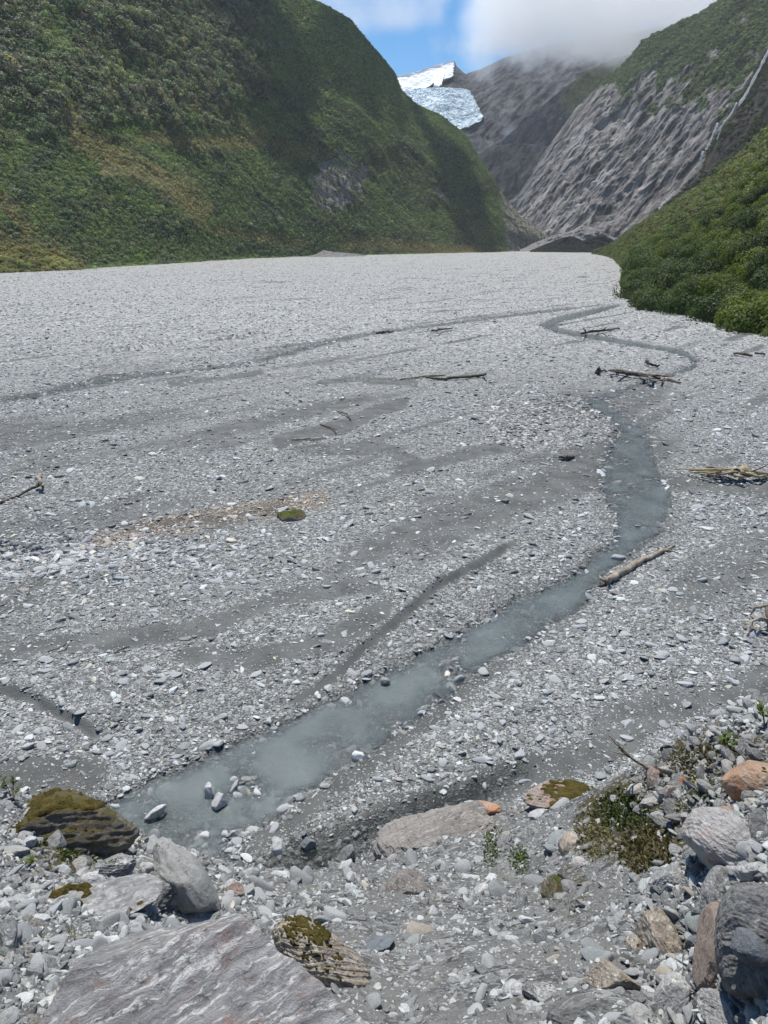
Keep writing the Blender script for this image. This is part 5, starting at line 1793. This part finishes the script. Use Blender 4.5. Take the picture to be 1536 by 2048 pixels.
B('rock', 616, 1688, 30, 26, M_BLUE, 'grey angular stone standing in the dark channel', 0.8, 0.2, 0, 69, 4, 0, 9, cat='rock')
B('rock', 696, 1712, 32, 42, M_SLATE, 'dark upright stone beside the dark channel', 0.7, -0.5, 0, 70, 4, 0, 9, cat='rock')
B('rock', 673, 1735, 38, 26, M_GREY, 'flat grey rock at the edge of the dark channel', 0.8, -0.3, 0, 71, 4, 0, 9, cat='rock')
B('rock', 800, 1660, 44, 30, M_WHITE, 'white stone lodged at the left end of the layered outcrop', 0.8, 0.3, 0, 72, 4, -8, 9, cat='rock')
B('rock', 440, 1603, 32, 34, M_WHITE, 'white block standing in the middle of the stream', 0.8, 0.1, 0, 73, 4, -6, 9, cat='rock')
B('rock', 420, 1583, 20, 36, M_WHITE, 'small upright pale stone behind the white block in the stream', 0.8, 0.1, 0, 74, 4, -6, 9, cat='rock')
B('rock', 310, 1627, 46, 18, M_WHITE, 'long white stone lying in the stream left of the white block', 0.6, 0.45, 0, 75, 4, -4, 7, cat='rock')
B('rock', 1292, 1224, 22, 17, M_GREY, 'rounded grey stone by itself on the sand right of the stream', 0.9, 0, 0, 76, 4, -4, 5, 0.06, 0.0, (0.7, 0.95), cat='rock')
B('rock', 1508, 1388, 34, 18, M_SLATE, 'dark rounded stone on wet sand at the right edge', 0.9, 0, 0, 77, 4, -4, 5, 0.06, 0.0, (0.7, 0.95), cat='rock')
B('rock', 770, 1362, 20, 16, M_PALE, 'rounded pale stone on the left margin of the stream', 0.9, 0, 0, 78, 4, -4, 5, cat='rock')

# ------------------------------------------------------------------ driftwood
W_PALE = wood_mat('bleached driftwood', (0.16, 0.125, 0.09), (0.46, 0.40, 0.32))
W_DARK = wood_mat('dark weathered driftwood', (0.045, 0.036, 0.028), (0.17, 0.14, 0.11))
W_YEL = wood_mat('fresh straw-coloured roots', (0.20, 0.155, 0.085), (0.50, 0.42, 0.27))


def on_flat(px, py, lift=0.0):
    q = flat_pt(px, py)
    for k in range(3):
        z = float(bed(np.array([q[0]]), np.array([q[1]]), gz)[0][0])
        q = flat_pt(px, py, z + lift)
    return np.array([q[0], q[1], z + lift])


def on_any(px, py, lift=0.0):
    hit, ok = bank_hit(px, py)
    if ok[0]:
        return hit[0] + (0, 0, lift)
    return on_flat(px, py, lift)


def branch(pts, widths, seed, steps=5, wob=0.12, place=on_flat):
    """path of photo pixels with lift in metres; widths in pixels"""
    r = np.random.default_rng(seed)
    P = [place(p[0], p[1], p[2] if len(p) > 2 else 0.05) for p in pts]
    P = np.array(P)
    q = np.linspace(0, len(P) - 1, (len(P) - 1) * steps + 1)
    out = np.stack([np.interp(q, np.arange(len(P)), P[:, k]) for k in range(3)], -1)
    D = np.linalg.norm(out - (0, 0, H), axis=1)
    wd = np.interp(q, np.arange(len(widths)) * (len(P) - 1) / (len(widths) - 1), widths) * D / FPX * 0.5
    out += r.normal(size=out.shape) * wd.mean() * wob * 2
    return out, wd


def driftwood(label, mat, pieces, seed, name='driftwood', group=None, place=on_flat):
    P0, _ = branch(pieces[0][1], pieces[0][2], seed, place=place)
    base = P0.mean(0)
    root = link(name, None, label=label, cat='driftwood', loc=base, group=group)
    first = None
    for i, pc in enumerate(pieces):
        P_, wd = branch(pc[1], pc[2], seed + i, place=place)
        m = pc[3] if len(pc) > 3 else mat
        o_ = link(pc[0], tube_mesh(pc[0], P_ - base, wd, 7, seed + i, 0.14), m, first if (i and pc[0] in ('twig', 'knot') and pieces[0][0] != 'twig') else root)
        first = o_ if i == 0 else first
    return root


driftwood('long bleached driftwood log with a torn root end lying along the stream bank', W_PALE, [
    ('log', [(1212, 1163, 0.15), (1240, 1146, 0.14), (1270, 1128, 0.12), (1300, 1114, 0.1), (1330, 1101, 0.08), (1350, 1090, 0.06)], [15, 15, 12, 9, 7, 3]),
    ('root', [(1214, 1162, 0.15), (1203, 1158, 0.28), (1199, 1150, 0.35)], [9, 5, 2]), ('root', [(1214, 1164, 0.12), (1204, 1170, 0.05), (1197, 1172, 0.04)], [10, 7, 3], W_DARK),
    ('root', [(1216, 1164, 0.15), (1218, 1158, 0.35), (1221, 1152, 0.4)], [7, 5, 2]), ('root', [(1214, 1166, 0.1), (1218, 1172, 0.05), (1212, 1177, 0.02)], [8, 5, 2]),
    ('twig', [(1330, 1101, 0.1), (1345, 1098, 0.1), (1352, 1094, 0.15)], [3, 2, 1])], 5)
pieces = []
r = np.random.default_rng(8)
hub = (1487, 944)
for i in range(13):
    a = r.uniform(-0.34, 0.30)
    L = r.uniform(60, 135)
    x1, y1 = hub[0] - L, hub[1] + math.sin(a) * 26 + r.normal(0, 2)
    pieces.append(('root', [(hub[0], hub[1] + r.normal(0, 4), 0.5), ((hub[0] + x1) / 2, (hub[1] + y1) / 2 - 2, r.uniform(0.25, 0.75)), (x1, y1, r.uniform(0.05, 0.35))], [7, 4.5, 2], random.choice([W_YEL, W_YEL, W_PALE, W_DARK])))
for i in range(6):
    pieces.append(('root', [(hub[0], hub[1], 0.5), (hub[0] + 30, hub[1] + r.normal(2, 4), 0.4), (hub[0] + r.uniform(50, 80), hub[1] + r.uniform(0, 18), 0.1)], [7, 5, 3], random.choice([W_YEL, W_DARK, W_PALE])))
pieces.insert(0, ('stump', [(1470, 949, 0.4), (1487, 944, 0.45), (1500, 945, 0.4)], [12, 22, 14], W_YEL))
pieces.append(('root', [(1500, 944, 0.5), (1522, 936, 0.7), (1548, 922, 0.9)], [3, 2, 1.5], W_DARK))
driftwood('tangled heap of straw-coloured roots around a stump at the right edge of the flat', W_YEL, pieces, 30, name='root_tangle')
pieces = [('trunk', [(1232, 742, 0.35), (1262, 746, 0.4), (1300, 752, 0.3), (1340, 760, 0.15), (1362, 766, 0.1)], [9, 8, 6, 5, 2], W_DARK)]
for i in range(9):
    x0 = r.uniform(1235, 1330)
    y0 = np.interp(x0, [1232, 1362], [741, 764])
    pieces.append(('limb', [(x0, y0, 0.3), (x0 + r.uniform(-22, 26), y0 + r.uniform(-5, 4), r.uniform(0.4, 1.0)), (x0 + r.uniform(-34, 46), y0 + r.uniform(-4, 8), r.uniform(0.1, 0.8))], [5, 3.5, 1.5], random.choice([W_DARK, W_DARK, W_PALE])))
driftwood('dark driftwood jam of branches lying across the bend of the stream', W_DARK, pieces, 50, name='driftwood_jam')
driftwood('dark splintered stump standing left of the driftwood jam', W_DARK, [('stump', [(1194, 746, 0.0), (1197, 740, 0.5), (1198, 734, 0.8)], [9, 7, 2]), ('limb', [(1196, 744, 0.1), (1206, 741, 0.2), (1216, 743, 0.05)], [6, 4, 2])], 52, name='stump')
driftwood('short forked driftwood piece on the gravel island inside the bend', W_DARK, [('log', [(1292, 722, 0.5), (1300, 728, 0.3), (1318, 733, 0.15)], [6, 5, 4]), ('limb', [(1312, 732, 0.15), (1320, 730, 0.4)], [3, 2])], 54)
driftwood('long low driftwood log on the middle of the flat', W_DARK, [('log', [(852, 756, 0.15), (890, 757, 0.2), (930, 754, 0.2), (972, 750, 0.2)], [4, 5, 6, 5]), ('limb', [(966, 751, 0.2), (972, 747, 0.7)], [5, 2]), ('limb', [(800, 758, 0.1), (850, 752, 0.15), (890, 750, 0.1)], [3, 4, 3], W_PALE)], 56)
driftwood('dark branchy log beside the upper stream in front of the bush', W_DARK, [('log', [(1162, 667, 0.3), (1185, 662, 0.4), (1215, 660, 0.3), (1240, 656, 0.2)], [4, 5, 4, 2]), ('limb', [(1172, 664, 0.4), (1166, 657, 1.4)], [3, 1.5]), ('limb', [(1205, 661, 0.3), (1212, 655, 1.0)], [3, 1.5])], 58)
driftwood('forked bleached branch with a thin dark tail at the left edge of the flat', W_PALE, [('limb', [(76, 955, 0.55), (80, 964, 0.5), (86, 972, 0.35), (84, 984, 0.05)], [9, 8, 6, 3]), ('limb', [(82, 968, 0.35), (60, 978, 0.25), (36, 992, 0.1), (22, 996, 0.05)], [6, 5, 4, 2], W_DARK), ('limb', [(18, 998, 0.05), (-4, 1006, 0.1), (-20, 1012, 0.05)], [4, 5, 3], W_DARK), ('limb', [(80, 958, 0.5), (84, 952, 0.75)], [4, 1.5])], 60)
driftwood('thin pale stick lying on the sand in mid-flat', W_PALE, [('stick', [(584, 879, 0.08), (610, 878, 0.12), (640, 877, 0.1), (652, 875, 0.06)], [3, 4, 3.5, 2]), ('twig', [(620, 879, 0.1), (635, 882, 0.05)], [2, 1])], 62)
driftwood('short dark log lying flat left of the wide pool of the stream', W_DARK, [('log', [(1119, 914, 0.08), (1134, 914, 0.1), (1149, 914, 0.08)], [5, 6, 5]), ('knot', [(1134, 913, 0.15), (1136, 911, 0.22)], [3, 1.5])], 64)
driftwood('small dark log far out beside the narrow side stream', W_DARK, [('log', [(752, 666, 0.2), (768, 664, 0.3), (786, 663, 0.2)], [4, 5, 3]), ('limb', [(772, 664, 0.3), (778, 659, 0.9)], [2.5, 1])], 66)
driftwood('dark twiggy snag on the far flat left of the upper stream', W_DARK, [('log', [(862, 662, 0.3), (880, 659, 0.5), (905, 656, 0.3)], [3, 4, 2]), ('limb', [(880, 659, 0.5), (874, 653, 1.3)], [2.5, 1])], 68)
driftwood('scatter of thin dark twigs on the sand of the middle flat', W_DARK, [('twig', [(640, 848, 0.05), (668, 858, 0.15), (672, 860, 0.3)], [2, 3, 2]), ('twig', [(672, 822, 0.05), (694, 828, 0.2), (702, 840, 0.1)], [2, 3, 2]), ('twig', [(690, 796, 0.1), (680, 800, 0.1)], [2, 2])], 70)
driftwood('bare curved grey branch reaching in from the right edge', W_PALE, [('limb', [(1548, 1206, 0.5), (1530, 1212, 0.45), (1510, 1216, 0.4), (1500, 1230, 0.1)], [9, 7, 5, 2]), ('limb', [(1548, 1240, 0.35), (1520, 1236, 0.4), (1502, 1244, 0.35), (1496, 1262, 0.15), (1490, 1276, 0.03)], [8, 6, 5, 4, 2]),
    ('limb', [(1502, 1244, 0.3), (1512, 1260, 0.2), (1536, 1252, 0.1)], [4, 3, 2]), ('limb', [(1534, 1212, 0.4), (1534, 1228, 0.4), (1540, 1244, 0.4)], [7, 6, 5], W_DARK)], 72)
driftwood('bent dark twig on the sand near the left edge', W_DARK, [('twig', [(96, 1303, 0.02), (116, 1297, 0.1), (130, 1290, 0.15), (137, 1275, 0.2)], [2, 2.5, 2.5, 1.5])], 74)
driftwood('thin dark stick on the sandy flat near the twin pale stones', W_DARK, [('twig', [(228, 1306, 0.03), (246, 1297, 0.08), (260, 1293, 0.12)], [2, 3, 2]), ('twig', [(246, 1297, 0.08), (252, 1304, 0.03)], [1.6, 1])], 76)
driftwood('dark driftwood on the gravel far right below the bush', W_DARK, [('log', [(1468, 706, 0.2), (1490, 709, 0.35), (1505, 712, 0.2)], [3, 5, 3]), ('limb', [(1510, 706, 0.3), (1530, 708, 0.2)], [4, 3])], 78)
driftwood('forked dry branch lying over the crest of the right bank', W_PALE, [
    ('branch', [(1322, 1548, 0.05), (1296, 1536, 0.12), (1274, 1524, 0.16), (1256, 1512, 0.2), (1240, 1500, 0.28)], [7, 7, 5, 4, 2]),
    ('twig', [(1262, 1516, 0.18), (1246, 1500, 0.34), (1228, 1478, 0.5)], [3, 2, 1]), ('twig', [(1254, 1511, 0.2), (1236, 1492, 0.4), (1216, 1470, 0.6)], [2.5, 2, 1]),
    ('twig', [(1250, 1509, 0.22), (1234, 1506, 0.2), (1222, 1502, 0.2)], [2.5, 2, 1])], 80, name='dry_branch', place=lambda a, b, c=0.0: (lambda d: np.array([0, 0, H]) + d * ((5.75 - c) / math.hypot(d[0], d[1])))(ray(a, b)))

# ------------------------------------------------------------------ small plants
LEAF_Y = leaf_mat('young leaf', (0.06, 0.10, 0.02), (0.17, 0.22, 0.05), False, 0.3)
LEAF_D = leaf_mat('mat leaf', (0.03, 0.045, 0.012), (0.11, 0.13, 0.03), False, 0.2)
LEAF_B = leaf_mat('brown cushion leaf', (0.065, 0.055, 0.024), (0.19, 0.165, 0.075), False, 0.15)
STEM = wood_mat('brown stem', (0.05, 0.04, 0.02), (0.13, 0.11, 0.06))
PETAL = NT('yellow petal')
PETAL.bsdf((0.85, 0.65, 0.01), 0.5)
PETAL = PETAL.m
GRASS = leaf_mat('dry grass blade', (0.10, 0.09, 0.035), (0.28, 0.24, 0.12), False, 0.3)


def leaf_quad(c, d, L, wdt, nrm):
    d = d / np.linalg.norm(d)
    s = np.cross(d, nrm)
    s = s / max(np.linalg.norm(s), 1e-6)
    n = np.cross(s, d)
    return [c, c + d * L * 0.45 + s * wdt + n * L * 0.06, c + d * L, c + d * L * 0.45 - s * wdt + n * L * 0.06]


def sprig(label, px, py, hpx, nstem, spread, mat, seed, leaf=0.16, dist=None, toward=0.0):
    r = np.random.default_rng(seed)
    if dist is None:
        c = on_any(px, py)
    else:
        d = ray(px, py)
        c = np.array([0, 0, H]) + d * (dist / math.hypot(d[0], d[1]))
    D = np.linalg.norm(c - (0, 0, H))
    h = hpx * D / FPX * 1.25
    root = link('seedling', None, label=label, cat='plant', loc=c)
    for k in range(nstem):
        a = r.uniform(0, 6.28)
        top = np.array([math.cos(a) * spread * h, math.sin(a) * spread * h, h * r.uniform(0.7, 1.05)])
        path = np.array([np.zeros(3) - (0, 0, 0.05 * h), top * 0.4 + (0, 0, 0.08 * h), top])
        link('stem', tube_mesh('stem', path, [0.02 * h, 0.014 * h, 0.006 * h], 5, k), STEM, root)
        VV = []
        for j in range(11):
            f = 0.25 + 0.75 * j / 10
            p = path[1] + (path[2] - path[1]) * (f - 0.25) / 0.75
            b = r.uniform(0, 6.28)
            dd = np.array([math.cos(b), math.sin(b), r.uniform(0.2, 0.9)])
            VV += leaf_quad(p, dd, leaf * h * r.uniform(0.8, 1.3), leaf * h * 0.26, np.array([0, 0, 1.0]))
        V = np.array(VV)
        link('leaves', mesh_np('leaves', V, np.arange(len(V)).reshape(-1, 4)), mat, root)
    return root


sprig('upright young leafy seedling standing against the stream at the left bank', 238, 1694, 56, 1, 0.06, LEAF_Y, 1, 0.2)
sprig('bushy green seedling at the left edge behind the mossy boulder', 26, 1600, 34, 4, 0.45, LEAF_D, 2, 0.22)
sprig('small bright green plant on the crest of the right bank', 1456, 1508, 34, 5, 0.4, LEAF_Y, 3, 0.26)
sprig('tiny light green plant on the gravel left of the striped dark rock', 60, 1735, 18, 4, 0.4, LEAF_Y, 4, 0.3)
sprig('tiny yellow-green plant at the foot of the pale curved slab', 413, 1822, 16, 3, 0.4, LEAF_Y, 5, 0.3)
sprig('yellow-green plant at the very right edge of the bank crest', 1530, 1450, 34, 5, 0.4, LEAF_Y, 6, 0.26)


def mat_plant(label, name, px, py, w, h, mat, seed, n=700, leafpx=4.0, lift=3.0, cat='plant'):
    """low carpet of small leaves following the bank"""
    r = np.random.default_rng(seed)
    a = r.uniform(0, 6.28, n)
    rr = np.sqrt(r.random(n))
    jag = 1 + 0.35 * pnoise(np.cos(a) * 2 + seed, np.sin(a) * 2, 0.3)
    x = px + np.cos(a) * rr * w / 2 * jag
    y = py + np.sin(a) * rr * h / 2 * jag
    hit, ok = bank_hit(x, y)
    hit, rr = hit[ok], rr[ok]
    base = hit.mean(0)
    D = np.linalg.norm(base - (0, 0, H))
    s = D / FPX
    VV = []
    for p, q in zip(hit, rr):
        d = r.normal(size=3)
        d[2] = abs(d[2]) * 0.7
        c = p - base + np.array([0, 0, 1.0]) * lift * s * r.random() * (1.15 - q)
        L = leafpx * s * r.uniform(0.7, 1.5)
        VV += leaf_quad(c, d, L, L * 0.3, r.normal(size=3))
    V = np.array(VV)
    root = link(name, None, label=label, cat=cat, loc=base)
    link('leaves', mesh_np('leaves', V, np.arange(len(V)).reshape(-1, 4)), mat, root)
    return root


mat_plant('green mat of tiny leaves on the mossy soil of the right bank', 'mat_plant', 1248, 1622, 120, 80, LEAF_D, 11, 2600, 6, 8)
mat_plant('brown-red cushion shrub below the green mat', 'cushion_shrub', 1290, 1700, 110, 95, LEAF_B, 12, 3200, 7, 22)
mat_plant('olive mossy carpet beside the tan rock', 'mat_plant', 1188, 1668, 90, 110, LEAF_B, 13, 1500, 5, 6)
mat_plant('yellow-green moss streak on the gravel below the layered outcrop', 'moss_streak', 985, 1690, 36, 90, LEAF_D, 14, 500, 5, 4)
mat_plant('second yellow-green moss patch on the gravel chute', 'moss_streak', 1042, 1722, 44, 60, LEAF_Y, 15, 500, 5, 4)
mat_plant('dark green leafy mat under the mossy boulder on the left', 'mat_plant', 95, 1660, 110, 70, LEAF_D, 16, 1700, 6, 9)
mat_plant('olive moss carpet between the mossy boulder and the striped dark rock', 'mat_plant', 165, 1705, 110, 55, LEAF_D, 17, 1500, 5, 6)
mat_plant('brown moss and twigs along the crest of the right bank', 'moss_crest', 1420, 1520, 190, 60, LEAF_B, 18, 2600, 6, 9)
mat_plant('olive patch around the yellow flowers', 'mat_plant', 1390, 1590, 110, 70, LEAF_D, 19, 1300, 5, 6)
for i, (px, py, s) in enumerate(((1392, 1568, 5.0), (1390, 1541, 3.4), (1389, 1555, 2.6))):
    c = on_any(px, py + 6)
    D = np.linalg.norm(c - (0, 0, H))
    k = D / FPX
    root = link('yellow_flower', None, label=('largest', 'upper', 'smallest')[i] + ' yellow flower near the orange boulder', cat='flower', group='yellow flowers', loc=c)
    link('stem', tube_mesh('stem', [(0, 0, -2 * k), (0, 0, 5 * k), (0.4 * k, 0, 9 * k)], [0.5 * k, 0.4 * k, 0.35 * k], 5, i), STEM, root)
    VV = []
    for j in range(10):
        a = j * 0.628
        VV += leaf_quad(np.array([0.4 * k, 0, 9 * k]), np.array([math.cos(a), math.sin(a), 0.35]), s * k, s * k * 0.3, np.array([0, 0, 1.0]))
    V = np.array(VV)
    link('petals', mesh_np('petals', V, np.arange(len(V)).reshape(-1, 4)), PETAL, root)


def tuft(label, px, py, hpx, n, seed):
    r = np.random.default_rng(seed)
    c = on_any(px, py)
    D = np.linalg.norm(c - (0, 0, H))
    k = D / FPX
    VV = []
    for j in range(n):
        b = r.normal(size=3) * (4 * k, 4 * k, 0)
        d = np.array([r.normal(0, 0.3), r.normal(0, 0.3), 1.0])
        VV += leaf_quad(b, d, hpx * k * r.uniform(0.5, 1.2), 0.55 * k, r.normal(size=3))
    V = np.array(VV)
    root = link('grass_tuft', None, label=label, cat='grass', loc=c)
    link('blades', mesh_np('blades', V, np.arange(len(V)).reshape(-1, 4)), GRASS, root)


tuft('dry grass blades above the cushion shrub', 1295, 1665, 34, 26, 1)
tuft('sparse dry grass in the pebbles left of the huge boulder', 148, 1880, 50, 16, 2)
tuft('yellow grass tuft on the bank edge right of the seedling', 280, 1695, 14, 30, 3)

# mossy clump on the rusty gravel strip in mid-flat
q = on_flat(578, 1034)
D = np.linalg.norm(q - (0, 0, H))
k = D / FPX
V, F = rock_verts(4, 501, 7, 0.2, (0.55, 0.9))
V = V * np.array([34 * k, 26 * k, 13 * k])
V[:, 2] *= 0.7 + 0.5 * pnoise(V[:, 0] / (12 * k), V[:, 1] / (12 * k), 0.5)
o = link('moss_clump', mesh_np('moss_clump', V, F, True), M_SOIL, label='dark clump topped with bright green moss on the rusty gravel strip', cat='moss', loc=q + (0, 0, 2 * k))
mm = moss_on(V, F, 3.0, 0.95, 1.5 * k)
if mm is not None:
    link('moss', mm, MOSS_G, o)

# ------------------------------------------------------------------ valley air
t = NT('thin valley haze')
pv = t.n('ShaderNodeVolumePrincipled')
pv.inputs['Color'].default_value = (0.86, 0.93, 1.0, 1)
pv.inputs['Density'].default_value = 0.000045
pv.inputs['Anisotropy'].default_value = 0.2
t.t.links.new(pv.outputs[0], t.out.inputs['Volume'])
hz = np.array([(x, y, z) for x in (-7300, 7300) for y in (-60, 2035) for z in (-95, 765)], float)
hf = np.array([(0, 1, 3, 2), (4, 6, 7, 5), (0, 4, 5, 1), (2, 3, 7, 6), (0, 2, 6, 4), (1, 5, 7, 3)])
link('haze', mesh_np('haze', hz, hf), t.m, label='thin bluish air filling the valley', cat='haze', kind='stuff')
